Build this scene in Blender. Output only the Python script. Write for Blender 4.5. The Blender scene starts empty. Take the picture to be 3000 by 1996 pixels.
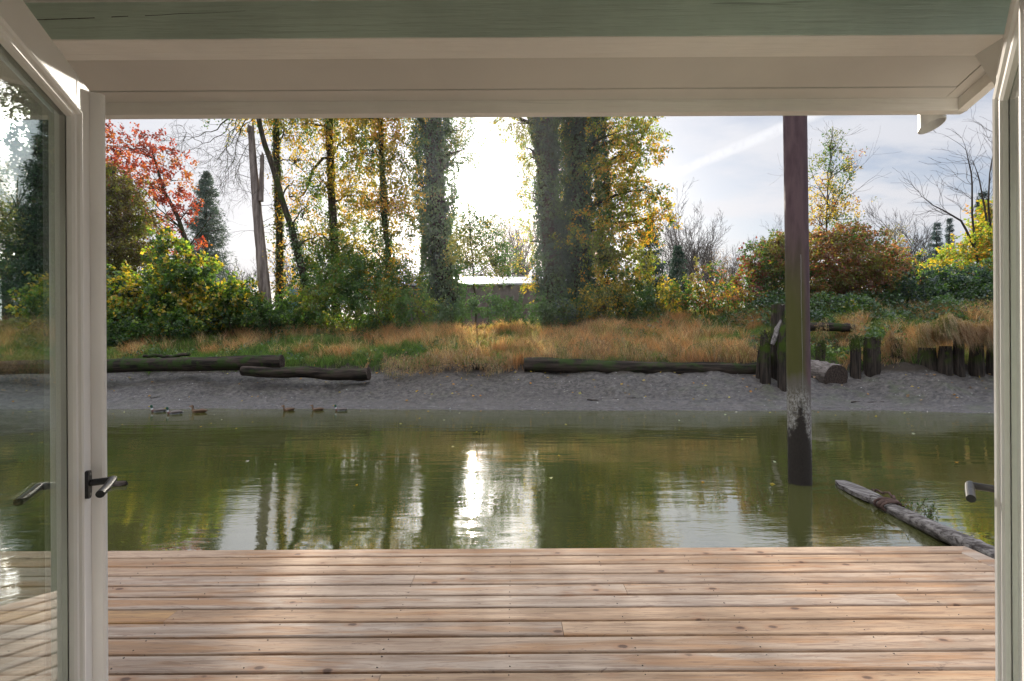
import bpy, math, random
import numpy as np
from mathutils import Vector, Matrix

rnd = random.Random(7)
R = np.random.default_rng(11)
sc = bpy.context.scene
COL = sc.collection

# ------------------------------------------------------------------ camera
RHO = 0.0055
F_PX, CX, HY = 1500.0, 1500.0, 1017.5
cd = bpy.data.cameras.new("camera"); cam = bpy.data.objects.new("camera", cd); COL.objects.link(cam)
cd.sensor_width = 36.0; cd.lens = 18.0; cd.shift_y = 19.5 / 3000.0
cd.clip_start = 0.05; cd.clip_end = 6000
cr, sr = math.cos(RHO), math.sin(RHO)
cam.matrix_world = Matrix(((cr, sr, 0, 0), (0, 0, -1, 0), (-sr, cr, 0, 0), (0, 0, 0, 1)))
sc.camera = cam

# ------------------------------------------------------------------ sun, sky, exposure
SUN_EL, SUN_AZ = math.radians(17.2), math.radians(-4.6)      # azimuth measured from +Y towards +X
SDIR = Vector((math.sin(SUN_AZ) * math.cos(SUN_EL), math.cos(SUN_AZ) * math.cos(SUN_EL), math.sin(SUN_EL)))
sl = bpy.data.lights.new("sun", 'SUN'); sl.energy = 4.6; sl.angle = math.radians(0.53); sl.color = (1.0, 0.91, 0.78)
so = bpy.data.objects.new("sun", sl); COL.objects.link(so)
so.rotation_euler = SDIR.to_track_quat('Z', 'Y').to_euler()
sc.view_settings.view_transform = 'Standard'; sc.view_settings.look = 'None'
sc.view_settings.exposure = 0.95; sc.view_settings.gamma = 1.0
sc.render.engine = 'CYCLES'
sc.cycles.max_bounces = 7; sc.cycles.diffuse_bounces = 4; sc.cycles.glossy_bounces = 4
sc.cycles.transmission_bounces = 4; sc.cycles.transparent_max_bounces = 12; sc.cycles.volume_bounces = 0
sc.cycles.use_denoising = True
sc.cycles.sample_clamp_indirect = 6.0
sc.cycles.caustics_reflective = False; sc.cycles.caustics_refractive = False


class NT:
    """small helper to write node trees"""
    def __init__(s, tree):
        s.t = tree; s.n = tree.nodes; s.l = tree.links
    def new(s, typ, **kw):
        n = s.n.new(typ)
        for k, v in kw.items():
            if k == 'i':
                for kk, vv in v.items(): s.set(n, kk, vv)
            else: setattr(n, k, v)
        return n
    def set(s, n, k, v):
        sock = n.inputs[k]
        if isinstance(v, bpy.types.NodeSocket): s.l.new(v, sock)
        elif isinstance(v, bpy.types.Node): s.l.new(v.outputs[0], sock)
        else:
            if isinstance(v, (tuple, list)) and len(v) == 3 and sock.type == 'RGBA': v = (*v, 1)
            sock.default_value = v
    def math(s, op, a, b=0.0, c=None, clamp=False):
        n = s.new('ShaderNodeMath', operation=op, use_clamp=clamp)
        s.set(n, 0, a); s.set(n, 1, b)
        if c is not None: s.set(n, 2, c)
        return n.outputs[0]
    def vmath(s, op, a, b=(0, 0, 0)):
        n = s.new('ShaderNodeVectorMath', operation=op); s.set(n, 0, a)
        if not (op in ('NORMALIZE',)): s.set(n, 1, b)
        return n.outputs[1] if op in ('DOT_PRODUCT', 'LENGTH') else n.outputs[0]
    def mix(s, f, a, b, mode='MIX'):
        n = s.new('ShaderNodeMix', data_type='RGBA', blend_type=mode)
        s.set(n, 0, f); s.set(n, 6, a); s.set(n, 7, b)
        return n.outputs[2]
    def ramp(s, f, stops, interp='LINEAR'):
        n = s.new('ShaderNodeValToRGB'); s.set(n, 0, f)
        cr_ = n.color_ramp; cr_.interpolation = interp
        while len(cr_.elements) < len(stops): cr_.elements.new(0.5)
        for e, (p, c) in zip(cr_.elements, stops):
            e.position = p; e.color = (c, c, c, 1) if isinstance(c, (int, float)) else (*c, 1)
        return n.outputs[0]
    def sstep(s, x, a, b):
        n = s.new('ShaderNodeMapRange', interpolation_type='SMOOTHSTEP')
        s.set(n, 0, x); s.set(n, 1, a); s.set(n, 2, b)
        return n.outputs[0]
    def noise(s, vec, scale, detail=3, rough=0.55, dist=0.0):
        n = s.new('ShaderNodeTexNoise'); s.set(n, 'Vector', vec)
        s.set(n, 'Scale', scale); s.set(n, 'Detail', detail); s.set(n, 'Roughness', rough); s.set(n, 'Distortion', dist)
        return n.outputs[0]
    def vor(s, vec, scale, feature='F1', rand=1.0):
        n = s.new('ShaderNodeTexVoronoi', feature=feature); s.set(n, 'Vector', vec); s.set(n, 'Scale', scale)
        s.set(n, 'Randomness', rand)
        return n
    def scale(s, vec, v):
        return s.vmath('MULTIPLY', vec, v)
    def xyz(s, vec):
        n = s.new('ShaderNodeSeparateXYZ'); s.set(n, 0, vec); return n.outputs
    def bump(s, h, dist=0.01, strength=1.0, normal=None):
        n = s.new('ShaderNodeBump'); s.set(n, 'Height', h); s.set(n, 'Distance', dist); s.set(n, 'Strength', strength)
        if normal is not None: s.set(n, 'Normal', normal)
        return n.outputs[0]


def build_world():
    w = bpy.data.worlds.new("World"); sc.world = w; w.use_nodes = True
    w.cycles.sampling_method = 'MANUAL'; w.cycles.sample_map_resolution = 1024
    N = NT(w.node_tree); N.n.clear()
    out = N.new('ShaderNodeOutputWorld'); bg = N.new('ShaderNodeBackground'); bg.inputs[1].default_value = 0.1
    N.l.new(bg.outputs[0], out.inputs[0])
    sky = N.new('ShaderNodeTexSky', sky_type='NISHITA'); sky.sun_disc = False
    sky.sun_elevation = SUN_EL; sky.sun_rotation = SUN_AZ; sky.air_density = 1.0; sky.dust_density = 1.5; sky.ozone_density = 1.5
    tc = N.new('ShaderNodeTexCoord'); d = tc.outputs['Generated']
    dn = N.vmath('NORMALIZE', d)
    x, y, z = N.xyz(dn)[0:3]
    zz = N.math('ADD', N.math('MAXIMUM', z, 0.0), 0.14)
    pv = N.new('ShaderNodeCombineXYZ'); N.set(pv, 0, N.math('DIVIDE', x, zz)); N.set(pv, 1, N.math('DIVIDE', y, zz))
    rot = N.new('ShaderNodeMapping'); N.set(rot, 'Vector', pv.outputs[0]); rot.inputs['Rotation'].default_value = (0, 0, math.radians(-38)); rot.inputs['Scale'].default_value = (0.55, 1.9, 1)
    n1 = N.noise(rot.outputs[0], 0.85, 6, 0.6, 0.5)
    n2 = N.noise(pv.outputs[0], 3.4, 5, 0.6, 0.3)
    m = N.math('ADD', N.math('MULTIPLY', n1, 0.75), N.math('MULTIPLY', n2, 0.25))
    left = N.sstep(x, 0.25, -0.15)
    mask = N.math('ADD', N.sstep(m, 0.43, 0.585), N.math('MULTIPLY', left, 0.5), clamp=True)
    # contrail: a thin band about one great circle
    def dirpx(px, py):
        u, v = (px - CX) / F_PX, (HY - py) / F_PX
        return Vector((u * cr + v * sr, 1.0, v * cr - u * sr)).normalized()
    a, b = dirpx(1895, 545), dirpx(2290, 376)
    nn = a.cross(b).normalized(); mid = (a + b).normalized()
    dist = N.math('ABSOLUTE', N.math('ADD', N.vmath('DOT_PRODUCT', dn, tuple(nn)), N.math('MULTIPLY', N.math('SUBTRACT', N.noise(dn, 30, 3), 0.5), 0.006)))
    band = N.sstep(dist, 0.012, 0.0015)
    lim = N.sstep(N.vmath('DOT_PRODUCT', dn, tuple(mid)), 0.955, 0.985)
    con = N.math('MULTIPLY', N.math('MULTIPLY', band, lim), 0.8)
    mask = N.math('ADD', N.math('MULTIPLY', mask, 0.9), con, clamp=True)
    con_ = N.math('MULTIPLY', N.math('MULTIPLY', band, lim), N.math('MULTIPLY', N.sstep(N.noise(dn, 60, 4), .25, .6), 1.0)); cl = N.mix(N.sstep(z, 0.0, 0.5), (4.1, 4.0, 4.1), (3.8, 3.9, 4.25))
    skyc = N.mix(0.7, sky.outputs[0], (1.75, 1.95, 2.45))
    base = N.mix(N.math('MULTIPLY', con_, 0.75), N.mix(mask, skyc, cl), (4.6, 4.7, 5.0))
    dt = N.math('MAXIMUM', N.vmath('DOT_PRODUCT', dn, tuple(SDIR)), 0.0)
    g1 = N.math('MULTIPLY', N.math('POWER', dt, 7.0), 1.1)
    g2 = N.math('MULTIPLY', N.math('POWER', dt, 90.0), 6.0)
    g3 = N.math('MULTIPLY', N.math('POWER', dt, 1500.0), 60.0)
    g4 = N.math('MULTIPLY', N.math('POWER', dt, 16000.0), 900.0)
    g = N.math('ADD', N.math('ADD', g1, g2), N.math('ADD', g3, g4))
    gc = N.new('ShaderNodeVectorMath', operation='SCALE'); gc.inputs[0].default_value = (1.0, 0.96, 0.90); N.set(gc, 'Scale', g)
    up = N.math('ADD', 1.0, N.math('MULTIPLY', N.sstep(z, 0.42, 0.95), 3.2))      # extra brightness added to the unseen sky overhead, lifting porch and deck
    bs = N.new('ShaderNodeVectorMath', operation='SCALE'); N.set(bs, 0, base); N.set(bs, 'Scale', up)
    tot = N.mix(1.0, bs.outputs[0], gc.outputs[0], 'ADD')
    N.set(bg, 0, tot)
build_world()

# ------------------------------------------------------------------ geometry helpers
def P(px, py, D):
    """world point seen at photo pixel (px,py) standing D metres in front of the doorway"""
    u, v = (px - CX) / F_PX, (HY - py) / F_PX
    return np.array([(u * cr + v * sr) * D, D, (v * cr - u * sr) * D])

def hash3(ix, iy, iz):
    h = (ix.astype(np.int64) * 374761393 + iy.astype(np.int64) * 668265263 + iz.astype(np.int64) * 2147483647 // 7) & 0xFFFFFFFF
    h = ((h ^ (h >> 13)) * 1274126177) & 0xFFFFFFFF
    h = ((h ^ (h >> 16)) * 2246822519) & 0xFFFFFFFF
    return ((h ^ (h >> 15)) & 0xFFFFFF) / float(0xFFFFFF)

def vnoise(x, y, z=0.0, oct=1):
    x = np.asarray(x, float); y = np.asarray(y, float); z = np.zeros_like(x) + z
    tot = np.zeros_like(x); amp = 1.0; s = 0.0
    for o in range(oct):
        xi, yi, zi = np.floor(x), np.floor(y), np.floor(z)
        fx, fy, fz = x - xi, y - yi, z - zi
        fx = fx * fx * (3 - 2 * fx); fy = fy * fy * (3 - 2 * fy); fz = fz * fz * (3 - 2 * fz)
        v = 0
        for a in (0, 1):
            for b in (0, 1):
                for c in (0, 1):
                    wgt = (fx if a else 1 - fx) * (fy if b else 1 - fy) * (fz if c else 1 - fz)
                    v = v + wgt * hash3(xi + a, yi + b, zi + c)
        tot += amp * v; s += amp; amp *= 0.5
        x, y, z = x * 2.03 + 17.3, y * 2.03 + 5.1, z * 2.03 + 9.7
    return tot / s

class MB:
    """collects vertices / faces / colours, then builds ONE mesh object"""
    def __init__(s): s.v = []; s.f = {}; s.c = []; s.n = 0; s.k = 0
    def add(s, v, f, c=None):
        v = np.asarray(v, float).reshape(-1, 3); f = np.asarray(f, int)
        s.f.setdefault(f.shape[1], []).append(f + s.n)
        s.v.append(v); s.n += len(v)
        if c is None: c = (0.5, 0.5, 0.5)
        c = np.asarray(c, float)
        if c.ndim == 1: c = np.tile(c[None, :3], (len(v), 1))
        s.c.append(c[:, :3])
        return s
    def box(s, lo, hi, c=None):
        x0, y0, z0 = lo; x1, y1, z1 = hi
        v = [(x0,y0,z0),(x1,y0,z0),(x1,y1,z0),(x0,y1,z0),(x0,y0,z1),(x1,y0,z1),(x1,y1,z1),(x0,y1,z1)]
        f = [(0,3,2,1),(4,5,6,7),(0,1,5,4),(1,2,6,5),(2,3,7,6),(3,0,4,7)]
        return s.add(v, f, c)
    def prism(s, prof, p0, p1, u, w, c=None):
        """profile (list of (a,b)) swept from p0 to p1, axes u,w"""
        p0, p1, u, w = map(lambda q: np.asarray(q, float), (p0, p1, u, w)); n = len(prof)
        v = [p0 + u * a + w * b for a, b in prof] + [p1 + u * a + w * b for a, b in prof]
        s.add(v, [(i, (i + 1) % n, n + (i + 1) % n, n + i) for i in range(n)], c)
        s.add(v[:n], [tuple(range(n))[::-1]], c); s.add(v[n:], [tuple(range(n))], c)
        return s
    def tube(s, pts, rad, sides=8, c=None, cap=True, jit=0.0, rg=None):
        pts = np.asarray(pts, float); n = len(pts)
        rad = np.full(n, rad) if np.isscalar(rad) else np.asarray(rad, float)
        t = np.gradient(pts, axis=0); t /= np.linalg.norm(t, axis=1)[:, None] + 1e-9
        ref = np.array([0, 0, 1.0]) if abs(t[:, 2].mean()) < 0.8 else np.array([1.0, 0, 0])
        a = np.cross(t, ref); a /= np.linalg.norm(a, axis=1)[:, None] + 1e-9
        b = np.cross(t, a)
        th = np.linspace(0, 2 * np.pi, sides, endpoint=False)
        rr = rad[:, None] * np.ones((n, sides))
        if jit: rr = rr * (1 + (R if rg is None else rg).uniform(-jit, jit, (n, sides)))
        v = pts[:, None, :] + rr[..., None] * (np.cos(th)[None, :, None] * a[:, None, :] + np.sin(th)[None, :, None] * b[:, None, :])
        i = np.arange(n - 1)[:, None] * sides; j = np.arange(sides)[None, :]; j2 = (j + 1) % sides
        f = np.stack([i + j, i + j2, i + sides + j2, i + sides + j], -1).reshape(-1, 4)
        s.add(v.reshape(-1, 3), f, c)
        if cap:
            s.add(v[0], [tuple(range(sides))], c); s.add(v[-1], [tuple(range(sides))[::-1]], c)
        return s
    def build(s, name, m, parent=None, smooth=False, label=None):
        me = bpy.data.meshes.new(name); v = np.concatenate(s.v); c = np.concatenate(s.c)
        me.vertices.add(len(v)); me.vertices.foreach_set('co', v.astype(np.float32).ravel())
        idx = []; tot = []
        for k, fl in s.f.items():
            f = np.concatenate(fl); idx.append(f.ravel()); tot.append(np.full(len(f), k))
        idx = np.concatenate(idx); tot = np.concatenate(tot); st = np.concatenate([[0], np.cumsum(tot)[:-1]])
        me.loops.add(len(idx)); me.loops.foreach_set('vertex_index', idx.astype(np.int32))
        me.polygons.add(len(tot)); me.polygons.foreach_set('loop_start', st.astype(np.int32)); me.polygons.foreach_set('loop_total', tot.astype(np.int32))
        at = me.color_attributes.new('Col', 'FLOAT_COLOR', 'POINT')
        at.data.foreach_set('color', np.concatenate([c, np.ones((len(c), 1))], 1).astype(np.float32).ravel())
        me.update(calc_edges=True); me.validate()
        me.polygons.foreach_set('use_smooth', np.full(len(me.polygons), bool(smooth)))
        me.materials.append(m)
        o = bpy.data.objects.new(name, me); COL.objects.link(o)
        if parent is not None:
            o.parent = parent
            o.matrix_parent_inverse = parent.matrix_basis.inverted()
        if label: o['label'] = label
        return o

def thing(name, label, cat, loc=(0, 0, 0), group=None):
    o = bpy.data.objects.new(name, None); COL.objects.link(o); o.location = tuple(loc)
    o['label'] = label; o['category'] = cat
    if group: o['group'] = group
    return o
def tag(o, label, cat, group=None):
    o['label'] = label; o['category'] = cat
    if group: o['group'] = group
    return o
def struct(o, kind='structure', label=None, cat=None):
    o['kind'] = kind
    if label: o['label'] = label; o['category'] = cat
    return o

# ------------------------------------------------------------------ materials
def mat(name):
    m = bpy.data.materials.new(name); m.use_nodes = True; N = NT(m.node_tree); N.n.clear()
    out = N.new('ShaderNodeOutputMaterial'); N.out = out
    return m, N
def pbsdf(N, color, rough=0.6, normal=None, spec=0.5, **kw):
    b = N.new('ShaderNodeBsdfPrincipled'); N.set(b, 'Base Color', color); N.set(b, 'Roughness', rough); N.set(b, 'Specular IOR Level', spec)
    if normal is not None: N.set(b, 'Normal', normal)
    for k, v in kw.items(): N.set(b, k, v)
    N.l.new(b.outputs[0], N.out.inputs[0]); return b
def opos(N): return N.new('ShaderNodeTexCoord').outputs['Object']
def wpos(N): return N.new('ShaderNodeNewGeometry').outputs['Position']
def attr(N): return N.new('ShaderNodeAttribute', attribute_name='Col').outputs['Color']

def m_leaf(name, trans=0.5, gloss=0.05, tb=1.5):
    m, N = mat(name)
    c = attr(N)
    d = N.new('ShaderNodeBsdfDiffuse'); N.set(d, 0, c)
    t = N.new('ShaderNodeBsdfTranslucent'); N.set(t, 0, N.mix(1.0, c, (tb, tb * 1.0, tb * 0.6), 'MULTIPLY'))
    g = N.new('ShaderNodeBsdfGlossy'); N.set(g, 'Roughness', 0.45); N.set(g, 0, (0.8, 0.8, 0.8))
    a = N.new('ShaderNodeMixShader'); N.set(a, 0, trans); N.l.new(d.outputs[0], a.inputs[1]); N.l.new(t.outputs[0], a.inputs[2])
    b = N.new('ShaderNodeMixShader'); N.set(b, 0, gloss); N.l.new(a.outputs[0], b.inputs[1]); N.l.new(g.outputs[0], b.inputs[2])
    N.l.new(b.outputs[0], N.out.inputs[0]); return m

def m_bark(name, c0, c1, moss=None, mossz=None, sc_=(9, 9, 1.6), bump=0.02, rot=None):
    m, N = mat(name); p = wpos(N); pr = p
    if rot is not None:
        mp = N.new('ShaderNodeMapping', vector_type='TEXTURE'); N.set(mp, 'Vector', p); mp.inputs['Rotation'].default_value = (0, 0, rot); pr = mp.outputs[0]
    n = N.noise(N.scale(pr, sc_), 1.0, 5, 0.65)
    col = N.mix(N.sstep(n, 0.35, 0.68), c0, c1)
    if moss:
        k = N.sstep(N.noise(p, 2.6, 4, 0.6), 0.46, 0.6)
        if mossz is not None:
            z = N.xyz(p)[2]; k = N.math('MULTIPLY', k, N.sstep(N.math('ADD', z, N.math('MULTIPLY', N.noise(p, 4, 2), 0.5)), mossz - 0.1, mossz + 0.55))
        col = N.mix(k, col, moss)
    pbsdf(N, col, 0.9, N.bump(n, bump, 1.0), 0.1); return m

def m_paint(name, col, rough=0.45, grain=(1.2, 28, 28), gd=0.0012, var=0.06, streak=0.0):
    m, N = mat(name); p = opos(N)
    g = N.noise(N.scale(p, grain), 3.0, 5, 0.6, 0.4)
    big = N.noise(p, 2.2, 4, 0.6)
    c = N.mix(N.sstep(big, 0.3, 0.7), tuple(v * (1 - var) for v in col), tuple(min(1, v * (1 + var)) for v in col))
    if streak:   # open grain cracks in rough sawn timber
        cr2 = N.noise(N.scale(p, (0.5, 22, 22)), 2.0, 2, 0.5, 0.9)
        k = N.sstep(cr2, 0.70, 0.76); c = N.mix(N.math('MULTIPLY', k, streak), c, tuple(v * 0.25 for v in col))
    pbsdf(N, c, rough, N.bump(g, gd, 1.0), 0.4); return m

M = {}
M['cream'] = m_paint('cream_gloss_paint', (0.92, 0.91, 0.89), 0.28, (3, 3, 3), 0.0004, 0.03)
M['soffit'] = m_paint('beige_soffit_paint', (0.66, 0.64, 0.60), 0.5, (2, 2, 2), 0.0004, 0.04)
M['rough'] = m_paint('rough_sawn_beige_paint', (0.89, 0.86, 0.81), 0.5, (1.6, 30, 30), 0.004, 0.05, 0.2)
M['sage'] = m_paint('sage_green_beam_face', (0.50, 0.61, 0.53), 0.5, (1.4, 26, 26), 0.005, 0.12, 0.5)  # greener tone than the beige beam behind it
M['siding'] = m_paint('house_siding_paint', (0.72, 0.71, 0.67), 0.55, (1.5, 20, 20), 0.002, 0.05)
M['metal'] = None
def simple(name, col, rough, metal=0.0, bump=None):
    m, N = mat(name); nrm = None
    if bump: nrm = N.bump(N.noise(opos(N), bump[0], 4), bump[1], 1.0)
    pbsdf(N, col, rough, nrm, 0.5, Metallic=metal); return m
M['metal'] = simple('brushed_dark_steel', (0.02, 0.02, 0.022), 0.38, 0.3, (300, 0.0001))
M['steel'] = simple('satin_steel', (0.45, 0.44, 0.42), 0.3, 1.0, (300, 0.0001))
M['black'] = simple('black_plastic', (0.012, 0.012, 0.013), 0.45)
M['pvc'] = simple('white_pipe_plastic', (0.62, 0.61, 0.58), 0.4, 0.0, (60, 0.0003))
M['dark'] = simple('dark_float_hull', (0.03, 0.03, 0.03), 0.7)
M['screw'] = simple('dark_screw_head', (0.06, 0.045, 0.035), 0.6, 0.2)
M['leaf'] = m_leaf('leaf', 0.55, 0.045, 1.75)
M['ivy'] = m_leaf('ivy_leaf', 0.5, 0.07, 1.7)
M['grass'] = m_leaf('grass_blade', 0.45, 0.03, 1.25)
M['needle'] = m_leaf('conifer_needles', 0.25, 0.03, 1.2)
M['bark'] = m_bark('grey_brown_bark', (0.035, 0.028, 0.02), (0.11, 0.085, 0.06), (0.045, 0.06, 0.015), None)
M['snag'] = m_bark('bleached_snag_wood', (0.13, 0.10, 0.085), (0.34, 0.275, 0.235), None, None, (7, 7, 0.9), 0.03)
M['twig'] = m_bark('dark_twig', (0.03, 0.024, 0.02), (0.07, 0.055, 0.045))
M['log'] = m_bark('wet_old_log', (0.012, 0.010, 0.008), (0.070, 0.052, 0.040), (0.03, 0.05, 0.012), -0.75, (0.7, 9, 9), 0.03)
M['piling'] = m_bark('rotten_piling_wood', (0.020, 0.017, 0.014), (0.075, 0.058, 0.046), (0.05, 0.075, 0.012), -0.45, (14, 14, 1.0), 0.04)
M['drift'] = m_bark('grey_driftwood', (0.10, 0.085, 0.075), (0.30, 0.27, 0.25), None, None, (14, 14, 30), 0.008)
M['beamwood'] = m_bark('split_grey_beam_wood', (0.055, 0.045, 0.040), (0.30, 0.27, 0.24), None, None, (1.6, 30, 30), 0.010, rot=-1.35)
M['sawn'] = m_bark('bleached_log_wood', (0.08, 0.066, 0.056), (0.24, 0.205, 0.18), None, None, (16, 2.2, 16), 0.012)
M['stem'] = m_bark('brown_bramble_stem', (0.05, 0.03, 0.018), (0.12, 0.07, 0.04))

def m_deck():
    m, N = mat('weathered_cedar_decking'); p = opos(N); a = attr(N)
    sep = N.new('ShaderNodeSeparateColor'); N.set(sep, 0, a)
    off = N.new('ShaderNodeCombineXYZ'); N.set(off, 0, N.math('MULTIPLY', sep.outputs[0], 37.0)); N.set(off, 1, N.math('MULTIPLY', sep.outputs[1], 11.0)); N.set(off, 2, N.math('MULTIPLY', sep.outputs[2], 23.0))
    q = N.vmath('ADD', p, off.outputs[0])
    g1 = N.noise(N.scale(q, (0.9, 16, 4)), 1.0, 4, 0.55, 0.8)
    g2 = N.noise(N.scale(q, (5.0, 62, 10)), 1.0, 4, 0.6, 1.2)
    wv = N.noise(N.scale(q, (0.45, 3.5, 1)), 1.0, 2)
    rings = N.math('SINE', N.math('MULTIPLY', N.math('ADD', N.math('MULTIPLY', wv, 9.0), N.math('MULTIPLY', g1, 2.5)), 9.0))
    tan_ = N.mix(sep.outputs[1], (0.50, 0.345, 0.225), (0.46, 0.39, 0.335))
    warm = N.mix(N.sstep(sep.outputs[0], 0.55, 0.95), tan_, (0.50, 0.31, 0.145))
    patch = N.sstep(N.noise(N.scale(q, (0.9, 11, 1)), 1.0, 4, 0.6, .6), 0.47, 0.64)
    c = N.mix(N.math('MULTIPLY', patch, 0.85), warm, (0.40, 0.225, 0.11))
    c = N.mix(N.math('MULTIPLY', N.sstep(g1, 0.44, 0.62), 0.5), c, (0.24, 0.165, 0.11))
    c = N.mix(N.math('MULTIPLY', N.sstep(g2, 0.50, 0.62), 0.42), c, (0.17, 0.10, 0.068))
    c = N.mix(N.math('MULTIPLY', N.sstep(rings, 0.5, 1.0), 0.18), c, (0.30, 0.17, 0.10))
    # knots
    kq = N.scale(q, (5.5, 9.5, 1))
    vn = N.vor(kq, 1.0); kd = vn.outputs['Distance']
    sel = N.new('ShaderNodeSeparateColor'); N.set(sel, 0, vn.outputs['Color'])
    ks = N.math('GREATER_THAN', sel.outputs[0], 0.72)
    kn = N.math('ADD', kd, N.math('MULTIPLY', N.math('SUBTRACT', N.noise(q, 30, 3), 0.5), 0.10))
    core = N.math('MULTIPLY', N.sstep(kn, 0.17, 0.09), ks); halo = N.math('MULTIPLY', N.sstep(kn, 0.40, 0.12), ks)
    c = N.mix(N.math('MULTIPLY', halo, 0.5), c, (0.34, 0.18, 0.10)); c = N.mix(N.math('MULTIPLY', core, 0.85), c, (0.09, 0.05, 0.035))
    # scuffs and stains
    st = N.sstep(N.noise(N.scale(q, (6, 20, 1)), 1.0, 5, 0.7, 2.2), 0.61, 0.67)
    c = N.mix(N.math('MULTIPLY', st, 0.6), c, (0.16, 0.11, 0.085)); c = N.mix(1.0, c, (0.84, 0.79, 0.71), 'MULTIPLY')
    h = N.math('ADD', N.math('MULTIPLY', g2, 0.6), N.math('MULTIPLY', g1, 0.6)); h = N.math('SUBTRACT', h, N.math('MULTIPLY', core, 0.3))
    ro = N.math('ADD', 0.55, N.math('MULTIPLY', g1, 0.25))
    pbsdf(N, c, ro, N.bump(h, 0.0028, 1.0), 0.35); return m
M['deck'] = m_deck()

def m_water():
    m, N = mat('murky_river_water'); p = wpos(N)
    # long crests run across the view; patches of calm and ruffled water
    a = N.noise(N.scale(p, (0.8, 3.0, 1)), 1.0, 2, 0.5, 0.3)
    b = N.noise(N.scale(p, (4.5, 17.0, 1)), 1.0, 3, 0.55, 0.6)
    c = N.noise(N.scale(p, (0.25, 0.7, 1)), 1.0, 2, 0.5)
    amp = N.math('ADD', 0.25, N.math('MULTIPLY', N.sstep(N.noise(N.scale(p, (0.35, 0.5, 1)), 1.0, 3, 0.5), 0.38, 0.62), 1.0))
    h = N.math('ADD', N.math('MULTIPLY', a, 0.50), N.math('MULTIPLY', b, N.math('MULTIPLY', amp, 0.15)))
    h = N.math('ADD', h, N.math('MULTIPLY', c, 1.0))
    # duck wakes: gentle rings
    for (wx, wy, k) in ((-9.2, 15.3, 8.0), (-5.0, 15.9, 9.0), (4.25, 7.44, 26.0)):
        dd = N.vmath('LENGTH', N.vmath('SUBTRACT', p, (wx, wy, -2.0)))
        r_ = N.math('MULTIPLY', N.math('SINE', N.math('MULTIPLY', dd, k)), N.sstep(dd, 3.5 if k < 20 else 0.9, 0.2))
        h = N.math('ADD', h, N.math('MULTIPLY', r_, 0.06 if k < 20 else 0.015))
    nrm = N.bump(h, 0.011, 1.0)
    murk = N.mix(N.sstep(N.noise(p, 0.35, 3), 0.3, 0.7), (0.050, 0.054, 0.013), (0.066, 0.066, 0.019))
    d = N.new('ShaderNodeBsdfDiffuse'); N.set(d, 0, murk)
    g = N.new('ShaderNodeBsdfGlossy'); N.set(g, 'Roughness', 0.008); N.set(g, 'Normal', nrm); N.set(g, 0, (1, 1, 1))
    fr = N.new('ShaderNodeFresnel'); N.set(fr, 'IOR', 4.6); N.set(fr, 'Normal', nrm)
    mx = N.new('ShaderNodeMixShader'); N.set(mx, 0, fr.outputs[0]); N.l.new(d.outputs[0], mx.inputs[1]); N.l.new(g.outputs[0], mx.inputs[2])
    N.l.new(mx.outputs[0], N.out.inputs[0]); return m
M['water'] = m_water()

def m_ground():
    m, N = mat('mud_and_soil'); p = wpos(N); z = N.xyz(p)[2]
    n1 = N.noise(N.scale(p, (1, 1.4, 1)), 7.0, 6, 0.65, 0.4); n2 = N.noise(p, 1.3, 4, 0.6); n3 = N.noise(N.scale(p, (1, 2.0, 1)), 15.0, 5, 0.75)
    mud = N.mix(N.sstep(n1, 0.36, 0.66), (0.040, 0.034, 0.028), (0.165, 0.142, 0.120))
    mud = N.mix(N.math('MULTIPLY', N.sstep(n3, 0.55, 0.66), 0.6), mud, (0.30, 0.27, 0.24))
    x = N.xyz(p)[0]
    alg = N.math('MULTIPLY', N.sstep(n2, 0.5, 0.66), N.math('ADD', 0.15, N.math('MULTIPLY', N.sstep(x, 3.0, 12.0), 0.45)))
    mud = N.mix(alg, mud, (0.09, 0.105, 0.045))
    wet = N.sstep(N.math('ADD', z, N.math('MULTIPLY', n2, 0.3)), -1.45, -1.85)
    tide = N.sstep(N.noise(N.scale(p, (.5, .5, 22)), 1.0, 4, .6, .3), .50, .62); mud = N.mix(N.math('MULTIPLY', tide, .35), mud, (0.05, 0.044, 0.04)); mud = N.mix(N.math('MULTIPLY', wet, 0.35), mud, (0.24, 0.22, 0.21))  # mud near the water lightened: sky sheen painted into its colour
    soil = N.mix(n1, (0.03, 0.022, 0.014), (0.075, 0.055, 0.035))
    k = N.sstep(N.math('ADD', z, N.math('MULTIPLY', N.math('SUBTRACT', n2, 0.5), 0.3)), -1.02, -0.85)
    c = N.mix(k, mud, soil)
    h = N.math('ADD', N.math('MULTIPLY', n1, 1.0), N.math('MULTIPLY', n3, 0.6))
    ro = N.math('SUBTRACT', 0.9, N.math('MULTIPLY', N.math('SUBTRACT', 1.0, k), N.math('ADD', 0.42, N.math('MULTIPLY', wet, 0.22))))
    pbsdf(N, c, ro, N.bump(h, 0.10, 1.0), 0.5); return m
M['ground'] = m_ground()

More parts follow.
